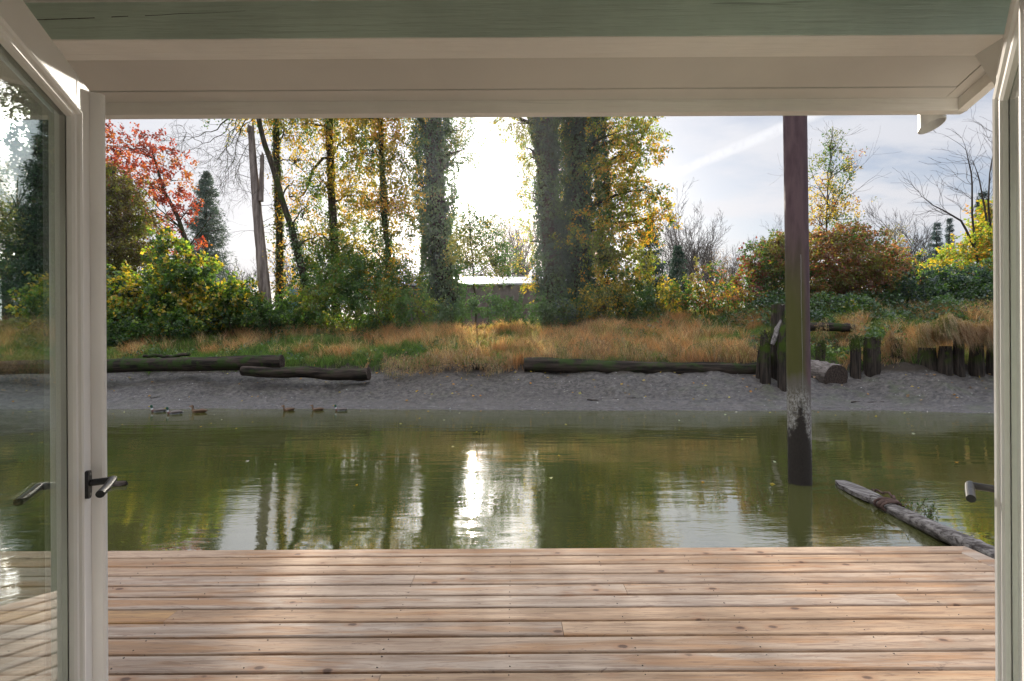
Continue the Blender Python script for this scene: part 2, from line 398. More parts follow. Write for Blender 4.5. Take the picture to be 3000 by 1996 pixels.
def m_glass():
    m, N = mat('door_glass')
    t = N.new('ShaderNodeBsdfTransparent'); N.set(t, 0, (0.86, 0.91, 0.88))
    g = N.new('ShaderNodeBsdfGlossy'); N.set(g, 'Roughness', 0.0); N.set(g, 0, (1, 1, 1))
    geo = N.new('ShaderNodeNewGeometry'); cs = N.math('ABSOLUTE', N.vmath('DOT_PRODUCT', geo.outputs['Normal'], geo.outputs['Incoming']))
    fr = N.math('ADD', 0.075, N.math('MULTIPLY', 0.925, N.math('POWER', N.math('SUBTRACT', 1.0, cs, clamp=True), 5.0)))
    mx = N.new('ShaderNodeMixShader'); N.set(mx, 0, fr); N.l.new(t.outputs[0], mx.inputs[1]); N.l.new(g.outputs[0], mx.inputs[2])
    N.l.new(mx.outputs[0], N.out.inputs[0]); return m
M['glass'] = m_glass()

def m_pile():
    m, N = mat('rusty_steel_pile'); p = wpos(N); z = N.xyz(p)[2]
    n = N.noise(N.scale(p, (8, 8, 1.6)), 1.0, 5, 0.6); nf = N.noise(N.scale(p, (1, 1, .6)), 42, 5, 0.75); nb = N.noise(N.scale(p, (3, 3, 0.9)), 1.0, 3)
    rust = N.mix(N.sstep(n, 0.35, 0.65), (0.085, 0.050, 0.056), (0.14, 0.088, 0.088))
    zz = N.math('ADD', z, N.math('MULTIPLY', N.math('SUBTRACT', nb, 0.5), 0.9))
    moss = N.math('MULTIPLY', N.math('MULTIPLY', N.sstep(zz, 1.9, 0.4), N.sstep(N.math('ADD', N.xyz(p)[0], N.math('MULTIPLY', nb, .12)), 4.30, 4.18)), 0.85)
    c = N.mix(moss, rust, (0.085, 0.088, 0.018))
    low = N.sstep(zz, -0.35, -0.55); c = N.mix(N.math('MULTIPLY', low, 0.8), c, (0.14, 0.12, 0.10))
    scale_ = N.math('MULTIPLY', N.sstep(nf, 0.42, 0.62), N.sstep(zz, -0.5, -0.85)); c = N.mix(N.math('MULTIPLY', scale_, 0.8), c, (0.44, 0.42, 0.38))
    dark = N.sstep(N.math('ADD', N.math('ADD', z, N.math('MULTIPLY', N.math('ABSOLUTE', N.math('SUBTRACT', N.xyz(p)[0], 4.11)), 4.0)), N.math('MULTIPLY', N.math('SUBTRACT', N.noise(p, 9, 4, .7), 0.5), 0.9)), -0.75, -0.95)
    c = N.mix(dark, c, N.mix(nf, (0.012, 0.010, 0.008), (0.055, 0.045, 0.036)))
    pbsdf(N, c, 0.6, N.bump(N.math('ADD', n, N.math('MULTIPLY', nf, 0.5)), 0.006, 1.0), 0.12); return m
M['pile'] = m_pile()
def m_vc(name, rough=0.6):
    m, N = mat(name); pbsdf(N, attr(N), rough, N.bump(N.noise(opos(N), 60, 3), 0.003, 1.0), 0.3); return m
M['vc'] = m_vc('feathers'); M['rope'] = m_bark('old_rope', (0.05, 0.03, 0.025), (0.14, 0.09, 0.07))
M['roofmetal'] = simple('pale_metal_roofing', (0.62, 0.64, 0.67), 0.30, 0.6, (3, 0.004))
M['brownwall'] = m_paint('brown_barn_cladding', (0.115, 0.085, 0.080), 0.7, (30, 30, 1.5), 0.01, 0.1)
M['blue'] = simple('pale_blue_panel', (0.14, 0.30, 0.36), 0.5)
M['conc'] = simple('old_timber_bulkhead', (0.04, 0.033, 0.028), 0.8, 0.0, (8, 0.02))

# ------------------------------------------------------------------ ground and water
SX = np.array([-60, -13.9, -6, 0, 6, 9.8, 11.5, 13.7, 60.0]); SY = np.array([18.2, 17.3, 16.8, 16.25, 15.9, 15.9, 15.6, 14.8, 13.8])
ZX = np.array([-60, -16, -8, -3, 3, 9, 15, 20, 60.0]); ZC = np.array([1.2, 1.0, 0.60, 0.70, 0.85, 1.05, 1.45, 1.4, 1.4])
def gh(x, y, fine=True):
    x = np.asarray(x, float); y = np.asarray(y, float)
    t = y - np.interp(x, SX, SY)
    t = t + (vnoise(x * 0.8, x * 0, 4.0, 3) - 0.5) * 0.55 * np.clip(1.6 - np.abs(t), 0, 1)
    t = t + (vnoise(x * 0.5, y * 0.3, 3.0, 2) - 0.5) * 0.9 * np.clip(t, 0, 1.5) / 1.5
    zc = np.interp(x, ZX, ZC)
    xs = [-60, 0, 3.05, 3.3, 4.4, 6.0, 7.6, 9.0, 12]
    f = lambda c: np.interp(t, xs, [-4.5, -2.0, -0.95, -0.72, -0.28, 0, 0, 0, 0])
    lowpart = np.interp(t, [-25, -6, 0, 3.05, 3.3, 4.4], [-5, -3.8, -2.0, -0.95, -0.72, -0.3])
    s = np.clip((t - 4.4) / 4.4, 0, 1); s = s * s * (3 - 2 * s) * 0.55 + s * 0.45
    z = np.where(t < 4.4, lowpart, -0.3 + s * (zc + 0.3))
    z = z + (vnoise(x * 0.7, y * 0.7, 1.0, 3) - 0.5) * 0.75 * np.clip((t - 3.2) / 2, 0, 1)
    z = z + (vnoise(x * 2.6, y * 3.6, 7.0, 3) - 0.5) * 0.17 * np.clip(t, 0, 1) + (vnoise(x * 1.1, y * 1.0, 5.0, 2) - 0.5) * 0.25 * np.clip(t / 1.5, 0, 1) * np.clip((4 - t), 0, 1)
    z = z + (vnoise(x * 6.5, y * 8.5, 2.0, 2) - 0.5) * 0.085 * np.clip(t * 1.5, 0, 1) * np.clip(4.2 - t, 0, 1)
    z = z + 0.006 * np.clip(t - 12, 0, 2000) ** 0.9
    back = np.clip((-40 - y) / 10, 0, 1)
    return np.where(y < -40, -5 + back * 5.5, z)
xs = np.concatenate([[-3000, -1200, -500, -250, -120, -80], np.arange(-50, -24, 1.0), np.arange(-22, 22, 0.10), np.arange(24, 50, 1.0), [80, 120, 250, 500, 1200, 3000]])
ys = np.concatenate([[-3000, -600, -150, -60, -50, -40.1, -40, -30, -15, 0, 8, 11, 13], np.arange(14, 20.5, 0.055), np.arange(20.5, 28, 0.3), np.arange(28, 60, 2.0), [80, 120, 250, 600, 1500, 4000]])
gx, gy = np.meshgrid(xs, ys); gz = gh(gx, gy)
nx, ny = len(xs), len(ys)
ii = (np.arange(ny - 1)[:, None] * nx + np.arange(nx - 1)[None, :]).ravel()
b = MB(); b.add(np.stack([gx, gy, gz], -1).reshape(-1, 3), np.stack([ii, ii + 1, ii + nx + 1, ii + nx], -1))
struct(b.build('ground', M['ground'], smooth=True))
b = MB(); b.add([(-400, -55, -2), (400, -55, -2), (400, 24, -2), (-400, 24, -2)], [(0, 1, 2, 3)])
struct(b.build('water', M['water']))

# ------------------------------------------------------------------ house, doors, porch roof, deck
DZ = -1.467
TOPX0, TOPX1 = -5.0, 1.5
def sofz(y): return 1.016 + 0.28 * (2.0 - y)

house = thing('house', 'pale house wall and doorway that the open doors hang from', 'house', (-1.75, 0.7, DZ))
b = MB(); WY0, WY1 = 0.60, 0.74; OX0, OX1, OZ = -0.90, 0.83, 0.77
b.box((TOPX0, WY0, -1.6), (OX0, WY1, 1.372)); b.box((OX1, WY0, -1.6), (TOPX1, WY1, 1.372)); b.box((OX0, WY0, OZ), (OX1, WY1, 1.372)); b.box((OX0, WY0, -1.6), (OX1, WY1, -1.33))
b.box((TOPX0, -4.5, -1.6), (TOPX0 + 0.14, WY0, 1.3)); b.box((TOPX1 - 0.14, -4.5, -1.6), (TOPX1, WY0, 1.3)); b.box((TOPX0, -4.64, -1.6), (TOPX1, -4.5, 2.84))
for xg in (TOPX0, TOPX1 - 0.14):
    v = [(x, y, z) for x in (xg, xg + 0.14) for (y, z) in ((-4.5, 1.3), (WY0, 1.3), (WY0, sofz(WY0) + .004), (-4.5, sofz(-4.5) + .004))]
    b.add(v, [(0, 1, 2, 3), (7, 6, 5, 4), (0, 4, 5, 1), (1, 5, 6, 2), (2, 6, 7, 3), (3, 7, 4, 0)])
b.build('wall', M['siding'], house)
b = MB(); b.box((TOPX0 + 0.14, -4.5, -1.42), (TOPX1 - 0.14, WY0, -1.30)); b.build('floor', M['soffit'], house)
b = MB(); b.box((TOPX0 + 0.14, -4.5, 1.25), (TOPX1 - 0.14, WY0, 1.33)); b.build('ceiling', M['cream'], house)
b = MB(); b.box((OX0, WY0 - 0.01, -1.33), (OX0 + 0.035, WY1 + 0.012, OZ)); b.box((OX1 - 0.035, WY0 - 0.01, -1.33), (OX1, WY1 + 0.012, OZ)); b.box((OX0 + 0.035, WY0 - 0.01, OZ - 0.03), (OX1 - 0.035, WY1 + 0.012, OZ))
b.build('door_frame', M['cream'], house)
b = MB(); b.box((OX0 + 0.036, WY0 - 0.02, -1.329), (OX1 - 0.036, WY1 + 0.05, -1.30)); b.build('threshold', M['steel'], house)

def rot2(d): return np.array([d[0], d[1], 0.0])
def make_door(side, Fx, Fy, ang, W, label):
    """side -1 left, +1 right; F = free end; ang = lean outwards from the view axis"""
    d = np.array([side * math.sin(ang), math.cos(ang), 0.0]); n = np.array([-side * math.cos(ang), math.sin(ang), 0.0])
    z = np.array([0, 0, 1.0]); F = np.array([Fx, Fy, 0.0]); ZT, ZB = 0.735, -1.285; T = 0.042
    root = thing('french_door', label, 'door', (Fx - d[0] * W, Fy - d[1] * W, ZB))
    pt = lambda s, u, h: F - d * s + n * u + z * h
    def bar(b, s0, s1, u0, u1, z0, z1):
        v = [pt(s, u, h) for h in (z0, z1) for (s, u) in ((s0, u0), (s1, u0), (s1, u1), (s0, u1))]
        b.add(v, [(0, 3, 2, 1), (4, 5, 6, 7), (0, 1, 5, 4), (1, 2, 6, 5), (2, 3, 7, 6), (3, 0, 4, 7)])
    SW, RT, RB = 0.10, 0.10, 0.22
    b = MB(); bar(b, 0, SW, -T, 0, ZB, ZT); bar(b, W - SW, W, -T, 0, ZB, ZT); bar(b, SW, W - SW, -T + .0005, -.0005, ZT - RT, ZT - .0005); bar(b, SW, W - SW, -T + .0005, -.0005, ZB + .0005, ZB + RB)
    fr = b.build('frame', M['cream'], root)
    md = fr.modifiers.new('bevel', 'BEVEL'); md.width = 0.003; md.segments = 2; md.limit_method = 'ANGLE'
    # moulded glazing beads on both faces, mitred at the corners
    b = MB()
    s0, s1, z0, z1 = SW, W - SW, ZB + RB, ZT - RT
    prof = [(0.0, -0.001), (0.0, 0.009), (0.004, 0.013), (0.010, 0.014), (0.015, 0.010), (0.017, 0.004), (0.024, 0.002), (0.028, -0.004), (0.030, -0.014), (0.0, -0.014)]
    for face in (1, -1):
        rings = []
        for (a, o) in prof:
            u = o if face == 1 else -T - o
            rings.append([pt(s0 + a, u, z0 + a), pt(s1 - a, u, z0 + a), pt(s1 - a, u, z1 - a), pt(s0 + a, u, z1 - a)])
        v = np.array(rings).reshape(-1, 3); k = len(prof); f = []
        for i in range(k):
            i2 = (i + 1) % k
            for j in range(4): f.append((i * 4 + j, i * 4 + (j + 1) % 4, i2 * 4 + (j + 1) % 4, i2 * 4 + j))
        b.add(v, f)
    b.build('glazing_bead', M['cream'], root)
    b = MB(); bar(b, SW + 0.012, W - SW - 0.012, -T / 2 - 0.006, -T / 2 + 0.006, ZB + RB + 0.012, ZT - RT - 0.012)
    b.build('glass_pane', M['glass'], root)
    b = MB()
    for hh in (0.02, -0.03):
        pass
    bar(b, SW + 0.028, SW + 0.034, -T / 2 - 0.0055, -T / 2 + 0.0055, ZB + RB + 0.03, ZT - RT - 0.03); 
    b.build('glass_spacer', M['steel'], root)
    if side < 0:   # astragal strip along the free edge, standing proud towards the inside
        pf = [(-0.0, -T), (0.0, 0.024), (-0.004, 0.030), (-0.012, 0.033), (-0.02, 0.030), (-0.022, 0.024), (-0.022, -T)]
        b = MB(); b.prism([(a, u) for a, u in pf], pt(-0.001, 0, ZB - 0.01), pt(-0.001, 0, ZT - 0.004), -d * -1.0 * -1.0, n)
        b.build('astragal', M['cream'], root)
    # lever handle set, one on each face
    for face in (1, -1):
        U = (lambda q: q) if face == 1 else (lambda q: -T - q)
        hz = -0.372 if side < 0 else -0.385
        hr = 0.045
        b = MB(); rx, rz_ = 0.016, 0.038
        prof = [(math.copysign(abs(math.cos(t)) ** 0.5, math.cos(t)) * rx, math.copysign(abs(math.sin(t)) ** 0.5, math.sin(t)) * rz_) for t in np.linspace(0, 2 * math.pi, 28, endpoint=False)]
        b.prism(prof, pt(hr + 0.0, U(0.0), hz), pt(hr, U(0.009), hz), d, z)
        h = b.build('handle', M['metal'], root)
        b = MB(); b.tube([pt(hr, U(0.007), hz + 0.004), pt(hr, U(0.056), hz + 0.006)], 0.0095, 14)
        p0 = pt(hr, U(0.06), hz + 0.006)
        b.tube([pt(hr - 0.014, U(0.058), hz + 0.007), pt(hr, U(0.0585), hz + 0.006), pt(hr + 0.05, U(0.060), hz + 0.0), pt(hr + 0.115, U(0.060), hz - 0.004)], [0.009, 0.0105, 0.0102, 0.010], 16)
        b.build('lever', M['metal'], h, smooth=False)
        b = MB(); b.tube([pt(hr + 0.0155 * 0, U(0.009), hz + 0.028), pt(hr, U(0.0108), hz + 0.028)], 0.0035, 10); b.tube([pt(hr, U(0.009), hz - 0.027), pt(hr, U(0.0108), hz - 0.027)], 0.0035, 10)
        b.build('screw', M['steel'], h)
    return root
make_door(-1, -1.193, 1.45, math.radians(24.6), 0.80, 'left open french door with glass reflecting the low sun and trees')
make_door(1, 1.306, 1.377, math.radians(40.0), 0.80, 'right open french door seen almost edge on')

roof = thing('porch_roof', 'beige painted porch eave with green beam across the top of the view', 'porch roof', (-1.7, 1.4, 1.0))
EY0, EY1, EX0, EX1 = 2.064, 2.102, -4.6, 1.844
b = MB(); b.prism([(0, 0), (EY1 - EY0, 0), (EY1 - EY0, 0.19), (0, 0.175)], (EX0, EY0, 0.945), (EX1, EY0, 0.945), (0, 1, 0), (0, 0, 1)); b.build('fascia', M['rough'], roof)
# rake board on the right end follows the roof slope
def slopebox(b, x0, x1, y0, y1, zb, zt, off=0.0):
    """box whose bottom/top follow the roof pitch; zb, zt offsets from the soffit plane"""
    v = [(x, y, sofz(y) + q) for q in (zb, zt) for (x, y) in ((x0, y0), (x1, y0), (x1, y1), (x0, y1))]
    b.add(v, [(0, 3, 2, 1), (4, 5, 6, 7), (0, 1, 5, 4), (1, 2, 6, 5), (2, 3, 7, 6), (3, 0, 4, 7)])
b = MB(); slopebox(b, EX1 - 0.040, EX1 - 0.003, -4.9, EY0 - 0.001, -0.052, 0.12); b.build('rake_board', M['rough'], roof)
b = MB(); slopebox(b, EX1 - 0.003, EX1 + 0.014, -4.9, EY1 + 0.012, 0.012, 0.145); b.build('rake_trim', M['rough'], roof)
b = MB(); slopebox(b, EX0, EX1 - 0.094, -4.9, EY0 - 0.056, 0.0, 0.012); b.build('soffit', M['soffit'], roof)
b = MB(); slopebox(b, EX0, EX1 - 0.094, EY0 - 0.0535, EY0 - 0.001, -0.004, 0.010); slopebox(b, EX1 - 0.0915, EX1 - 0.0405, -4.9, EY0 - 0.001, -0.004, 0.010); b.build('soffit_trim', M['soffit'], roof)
b = MB(); slopebox(b, EX0 - 0.02, EX1 + 0.02, -4.9, EY1 + 0.02, 0.146, 0.165); slopebox(b, EX0, EX1 - 0.05, -4.9, EY0 - 0.01, 0.05, 0.145); b.build('roof_deck', M['dark'], roof)
BY0, BY1, BZ = 1.648, 1.764, 0.996
b = MB(); nseg = 60; bx_ = np.linspace(EX0, 1.70, nseg + 1); rg = np.random.default_rng(5)
wob = (vnoise(bx_ * 6, bx_ * 0, 0, 3) - 0.5) * 0.006
zt = 1.13
# front (room side) face, green, rough sawn with a worn lower edge; separate part from the beige timber
v = []; 
for i, x in enumerate(bx_):
    v += [(x, BY0 - 0.003, BZ + 0.002 + wob[i]), (x, BY0 - 0.003, zt), (x, BY0, zt), (x, BY0, BZ + 0.002 + wob[i])]
f = []
for i in range(nseg):
    for j in range(4): f.append((i * 4 + j, (i + 1) * 4 + j, (i + 1) * 4 + (j + 1) % 4, i * 4 + (j + 1) % 4))
f += [(0, 1, 2, 3), (nseg * 4 + 3, nseg * 4 + 2, nseg * 4 + 1, nseg * 4)]
b = MB(); b.box((EX0, BY0 + 0.0005, BZ), (1.70, BY1, 1.19)); bm_ = b.build('beam', M['rough'], roof)
b = MB(); b.add(v, f); b.build('beam_face', M['sage'], bm_, label='sage green face of the beam')
# drying crack along the green face at the left
b = MB(); cx_ = np.linspace(-1.55, -0.85, 14); cz_ = 1.058 + np.linspace(0, 0.026, 14) + rg.uniform(-.001, .001, 14)
for i in range(13):
    if i in (4, 6): continue
    t0 = 0.0016 * (1 - abs(i / 13 - .2)); b.add([(cx_[i], BY0 - .0034, cz_[i] - t0), (cx_[i + 1], BY0 - .0034, cz_[i + 1] - t0 * .8), (cx_[i + 1], BY0 - .0034, cz_[i + 1] + t0 * .8), (cx_[i], BY0 - .0034, cz_[i] + t0)], [(0, 1, 2, 3)])
b.build('crack', M['black'], bm_)
# knee brace and post at the right
b = MB(); q0 = np.array([1.597, 0, BZ - 0.001]); dr = np.array([0.545, 0, -0.838]); pr = np.array([0.838, 0, 0.545])
v = [];
A = q0; B_ = q0 + dr * 0.46; 
pts = [A, B_, B_ + np.array([0, 0, 0.13]) , A + np.array([0.10, 0, 0])]
pts = [(A[0], A[2]), (1.843, BZ - 0.001 - (1.843 - 1.597) * 0.838 / 0.545), (1.843, BZ - 0.001 - (1.843 - 1.597) * 0.838 / 0.545 + 0.20), (1.72, BZ - 0.001)]
n4 = len(pts)
v = [(x, BY0 + 0.003, z) for x, z in pts] + [(x, BY1 - 0.003, z) for x, z in pts]
b.add(v, [(i, (i + 1) % n4, n4 + (i + 1) % n4, n4 + i) for i in range(n4)] + [(3, 2, 1, 0), (4, 5, 6, 7)])
b.build('knee_brace', M['soffit'], roof)
b = MB(); b.box((1.8445, BY0 - 0.005, DZ), (1.955, BY1 + 0.005, 1.05)); b.build('post', M['rough'], roof)
# gutter with a short white outlet pipe under it
b = MB(); b.prism([(0, 0), (0.09, 0), (0.11, 0.09), (0.105, 0.09), (0.087, 0.004), (0.004, 0.004), (0.004, 0.10), (0, 0.10)], (EX0, EY1 + 0.001, 0.985), (EX1 - 0.01, EY1 + 0.001, 0.985), (0, 1, 0), (0, 0, 1))
gt = b.build('gutter', M['pvc'], roof)
pc = P(2730, 330, 2.165)
th = np.linspace(0, 2 * np.pi, 28, endpoint=False); ro_, ri_ = 0.0475, 0.0435; v = []
for (r_, top) in ((ro_, 1), (ro_, 0), (ri_, 0), (ri_, 1)):
    for t in th:
        xx, yy = r_ * math.cos(t), r_ * math.sin(t)
        v.append((pc[0] + xx, pc[1] + yy, 0.984 if top else 0.917 + (xx + 0.047) * 0.20 - 0.34 * yy))
f = []
for k in range(3):
    for j in range(28): f.append((k * 28 + j, k * 28 + (j + 1) % 28, (k + 1) * 28 + (j + 1) % 28, (k + 1) * 28 + j))
b = MB(); b.add(v, f); b.build('outlet_pipe', M['pvc'], gt, smooth=False)

deck = thing('wooden_deck', 'weathered cedar board deck in front of the doorway', 'deck', (-0.8, 2.2, DZ))
DX0, DX1, DY1 = -5.0, 3.30, 3.744
b = MB(); rgd = np.random.default_rng(21); scb = MB()
def plank_prof(w, t=0.038, r=0.007):
    return [(0, -t), (w, -t), (w, -r), (w - r * .3, -r * .3), (w - r, 0), (w * .5, 0.0012), (r, 0), (r * .3, -r * .3), (0, -r)]
def plank(x0, x1, y0, w, col, dz=0.0, miter=0):
    w = w - 0.005; prof = plank_prof(w, r=0.011); n = len(prof); nx_ = max(2, int((x1 - x0) / 0.35)); X = np.linspace(x0, x1, nx_)
    wy = (rgd.random(nx_) - .5) * 0.002; wz = (rgd.random(nx_) - .5) * 0.0014; v = []
    for i, x in enumerate(X):
        for (a, h) in prof:
            xm = x + ((a - w) if (miter and i == nx_ - 1) else 0) * 1.0 * miter * -1.0 * (-1)
            v.append((xm, y0 + a + wy[i], DZ + h + dz + wz[i]))
    v = np.array(v); ii_ = (np.arange(nx_ - 1)[:, None] * n + np.arange(n)[None, :]); jj = (np.arange(nx_ - 1)[:, None] * n + (np.arange(n)[None, :] + 1) % n)
    b.add(v, np.stack([ii_, ii_ + n, jj + n, jj], -1).reshape(-1, 4), col); b.add(v[:n], [tuple(range(n))], col); b.add(v[-n:], [tuple(range(n))[::-1]], col)
joints = {6: [P(492, 1811, 1)[0] / -P(492, 1811, 1)[2] * 1.467], 4: [], }
def jx(px, py): q = P(px, py, 1.0); s = DZ / q[2]; return q[0] * s, s
jl = [(492, 1811), (1833, 1727), (1648, 1840), (1113, 1985), (2620, 1738), (1210, 1700)]
row = 0; y = DY1
RBX = DX1 - 0.140
plank(DX0, DX1 - 0.002, y - 0.134, 0.134, (0.35, 0.3, 0.3), 0.0, miter=1)
y -= 0.134 + 0.006
while y - 0.137 > 0.77:
    y0 = y - 0.137; js = []
    for (jpx, jpy) in jl:
        X_, Y_ = jx(jpx, jpy)
        if y0 < Y_ <= y: js.append(X_)
    if not js and row % 3 == 1: js = [rgd.uniform(-4, -2.6) if row % 2 else -3.2]
    ed = [DX0] + sorted(js) + [RBX - 0.004]
    for k in range(len(ed) - 1):
        if row == 5 and k == 0: c = (0.98, .2, rgd.random())
        else: c = (rgd.uniform(0.05, 0.8), rgd.random(), rgd.random())
        plank(ed[k] + (0.0012 if k else 0), ed[k + 1] - 0.0012, y0, 0.137, c, rgd.uniform(-.0006, .0006))
        for jx_ in np.arange(DX0 + 0.1, DX1 - 0.2, 0.61):
            if ed[k] + .02 < jx_ < ed[k + 1] - .02:
                for yy in (y0 + 0.028, y0 + 0.109):
                    if rgd.random() < 0.85: scb.tube([(jx_ + rgd.uniform(-.012, .012), yy + rgd.uniform(-.006, .006), DZ - 0.004)] * 1 + [(jx_, yy, DZ + 0.0012)], 0.0032, 8)
    y -= 0.143; row += 1
# right border board (runs away from the house)
v = []; prof = plank_prof(0.136); n = len(prof)
for (yy, mi) in ((0.78, 0), (DY1 - 0.136, 1)):
    for (a, h) in prof: v.append((RBX + a, yy + (a if mi else 0) * 1.0, DZ + h + .0004))
b.add(v, [(i, n + i, n + (i + 1) % n, (i + 1) % n) for i in range(n)], (.3, .8, .4)); b.add(v[:n], [tuple(range(n))], (.3, .8, .4)); b.add(v[n:], [tuple(range(n))[::-1]], (.3, .8, .4))
b.build('planking', M['deck'], deck)
scb.build('deck_screws', M['screw'], deck)
b = MB(); b.box((DX0, DY1 - 0.05, DZ - 0.24), (DX1 - 0.012, DY1 - 0.012, DZ - 0.0395)); b.box((DX1 - 0.05, 0.78, DZ - 0.24), (DX1 - 0.012, DY1 - 0.051, DZ - 0.0395)); b.build('rim_joist', M['drift'], deck)
b = MB(); b.box((DX0 + .1, -4.6, -2.12), (DX1 - 0.14, DY1 - 0.12, DZ - 0.22))
for jx_ in np.arange(DX0 + 0.1, DX1 - 0.2, 0.61): b.box((jx_ - .019, 0.8, DZ - 0.2), (jx_ + .019, DY1 - 0.051, DZ - 0.0396))
b.build('float', M['dark'], deck)

# ------------------------------------------------------------------ foliage machinery
def unit(v): return v / (np.linalg.norm(v, axis=-1, keepdims=True) + 1e-9)
def leaf_quads(mb, c, axis, size, col, width=0.62, rg=R, flat=None):
    """c Nx3 leaf bases, axis Nx3, size N, col Nx3; flat = preferred normal"""
    n = len(c); axis = unit(axis); r = rg.normal(size=(n, 3))
    if flat is not None: r = r * 0.55 + flat
    side = unit(np.cross(axis, r)); size = np.broadcast_to(size, (n,))[:, None]
    nrm = np.cross(side, axis)
    a = c; m1 = c + axis * size * 0.45 + side * size * width * 0.5 + nrm * size * .10; tip = c + axis * size - nrm * size * .06; m2 = c + axis * size * 0.45 - side * size * width * 0.5 + nrm * size * .10
    v = np.stack([a, m1, tip, m2], 1).reshape(-1, 3)
    i = np.arange(n)[:, None] * 4
    mb.add(v, i + np.arange(4)[None, :], np.repeat(col, 4, axis=0))

def palette(n, pal, wts, pos=None, ns=0.8, jit=0.25, rg=R, seed=0):
    pal = np.array(pal, float); w = np.array(wts, float); cw = np.cumsum(w / w.sum())
    if pos is not None:
        t = vnoise(pos[:, 0] * ns + seed, pos[:, 1] * ns, pos[:, 2] * ns, 2)
        t = np.clip((t - 0.5) * 1.9 + 0.5, 0, 1) * 0.72 + rg.random(n) * 0.28
    else: t = rg.random(n)
    k = np.searchsorted(cw, np.clip(t, 0, 0.9999))
    c = pal[np.clip(k, 0, len(pal) - 1)]
    return c * rg.uniform(1 - jit, 1 + jit, (n, 1)) * rg.uniform(0.92, 1.08, (n, 3))

GREEN = (0.048, 0.105, 0.020); MID = (0.085, 0.155, 0.028); DKG = (0.024, 0.060, 0.018); LIME = (0.20, 0.27, 0.03)
YEL = (0.46, 0.33, 0.035); GOLD = (0.50, 0.24, 0.025); OLIVE = (0.165, 0.165, 0.030); RED = (0.30, 0.050, 0.028); ORG = (0.46, 0.13, 0.030)
BRN = (0.17, 0.085, 0.040); MAR = (0.16, 0.045, 0.040); TAN = (0.36, 0.24, 0.12); BLG = (0.028, 0.060, 0.040)

DENS = 3.3
def lobe(px, py, D, rx, ry, rd):
    """ellipsoid: centre at pixel, radii in pixels, depth radius in metres"""
    c = P(px, py, D); return (c, np.array([rx / F_PX * D, rd, ry / F_PX * D]))

def crown(mb_leaf, mb_twig, lobes, dens, lps, slen, lsize, pal, wts, rg, droop=0.35, shell=0.5, width=0.62, ns=0.8, seed=0, twigr=0.006, base=None, jit=0.25, along=0.5):
    """sprays of leaves filling the lobes. dens = sprays per square metre of outline, returns spray roots"""
    roots = []
    for (c, r) in lobes:
        ns_ = max(3, int(dens * DENS * math.pi * r[0] * r[2])); lsz = lsize * 1.12
        u = unit(rg.normal(size=(ns_, 3))); rad = rg.random(ns_) ** (shell)
        lump = 0.52 + 0.88 * vnoise(u[:, 0] * 2.3 + c[0], u[:, 1] * 2.3 + c[1], u[:, 2] * 2.3 + c[2], 2)
        rad = np.where(rg.random(ns_) < .06, rg.uniform(1.0, 1.35, ns_), rad)
        p = c + u * (rad * lump)[:, None] * r
        d = unit(u * 0.8 + rg.normal(size=(ns_, 3)) * 0.7 + np.array([0, 0, -droop]))
        L = slen * rg.uniform(0.5, 1.4, ns_)
        t = rg.random((ns_, lps)) ** along
        pos = p[:, None, :] + d[:, None, :] * (t * L[:, None])[..., None] + np.array([0, 0, -1.0]) * (droop * 0.5 * (t ** 2) * L[:, None])[..., None]
        pos = pos + rg.normal(size=pos.shape) * slen * 0.16
        pos = pos.reshape(-1, 3); n = len(pos)
        ax = unit(np.repeat(d, lps, axis=0) * 0.6 + rg.normal(size=(n, 3)) * 0.7 + np.array([0, 0, -droop * 1.2]))
        colr = palette(n, pal, wts, pos, ns, jit, rg, seed)
        leaf_quads(mb_leaf, pos, ax, lsz * rg.uniform(0.6, 1.35, n), colr, width, rg)
        if mb_twig is not None:
            for i in range(ns_):
                if rg.random() < 0.3: mb_twig.tube([p[i] - d[i] * 0.1, p[i] + d[i] * L[i] * .5, p[i] + d[i] * L[i] + np.array([0, 0, -droop * .5 * L[i]])], [twigr, twigr * .7, twigr * .3], 3, cap=False)
        roots.append(p)
    return np.concatenate(roots)

def wander(p0, p1, n, amp, rg, sag=0.0):
    p0 = np.asarray(p0, float); p1 = np.asarray(p1, float); t = np.linspace(0, 1, n)[:, None]
    q = p0 + (p1 - p0) * t; w = np.cumsum(rg.normal(size=(n, 3)), axis=0); w = w - w[0] - (w[-1] - w[0]) * t
    q = q + w * amp; q[:, 2] += (-sag * 4 * t * (1 - t))[:, 0]; return q

def branch(mb, p, d, L, r, depth, rg, up=0.1, spread=0.6, nseg=6, kids=4, rmin=0.004, tips=None, wob=0.18, shrink=0.62):
    pts = [np.array(p, float)]; dd = unit(np.array(d, float)); 
    for i in range(nseg):
        dd = unit(dd + rg.normal(size=3) * wob + np.array([0, 0, up])); pts.append(pts[-1] + dd * L / nseg)
    pts = np.array(pts); rad = np.linspace(r, max(rmin, r * 0.35), nseg + 1)
    mb.tube(pts, rad, 6 if r > 0.03 else (4 if r > 0.012 else 3), cap=False)
    if depth <= 0:
        if tips is not None: tips.append(pts[-1])
        return
    for k in range(kids):
        i = int(rg.integers(max(1, nseg // 3), nseg + 1)); base = pts[i]
        t_ = unit(pts[min(i + 1, nseg)] - pts[i - 1]); side = unit(np.cross(t_, rg.normal(size=3)))
        branch(mb, base, unit(t_ + side * spread * rg.uniform(.7, 1.5)), L * shrink * rg.uniform(.7, 1.15), max(rmin, rad[i] * 0.65), depth - 1, rg, up, spread, max(3, nseg - 1), kids, rmin, tips, wob, shrink)

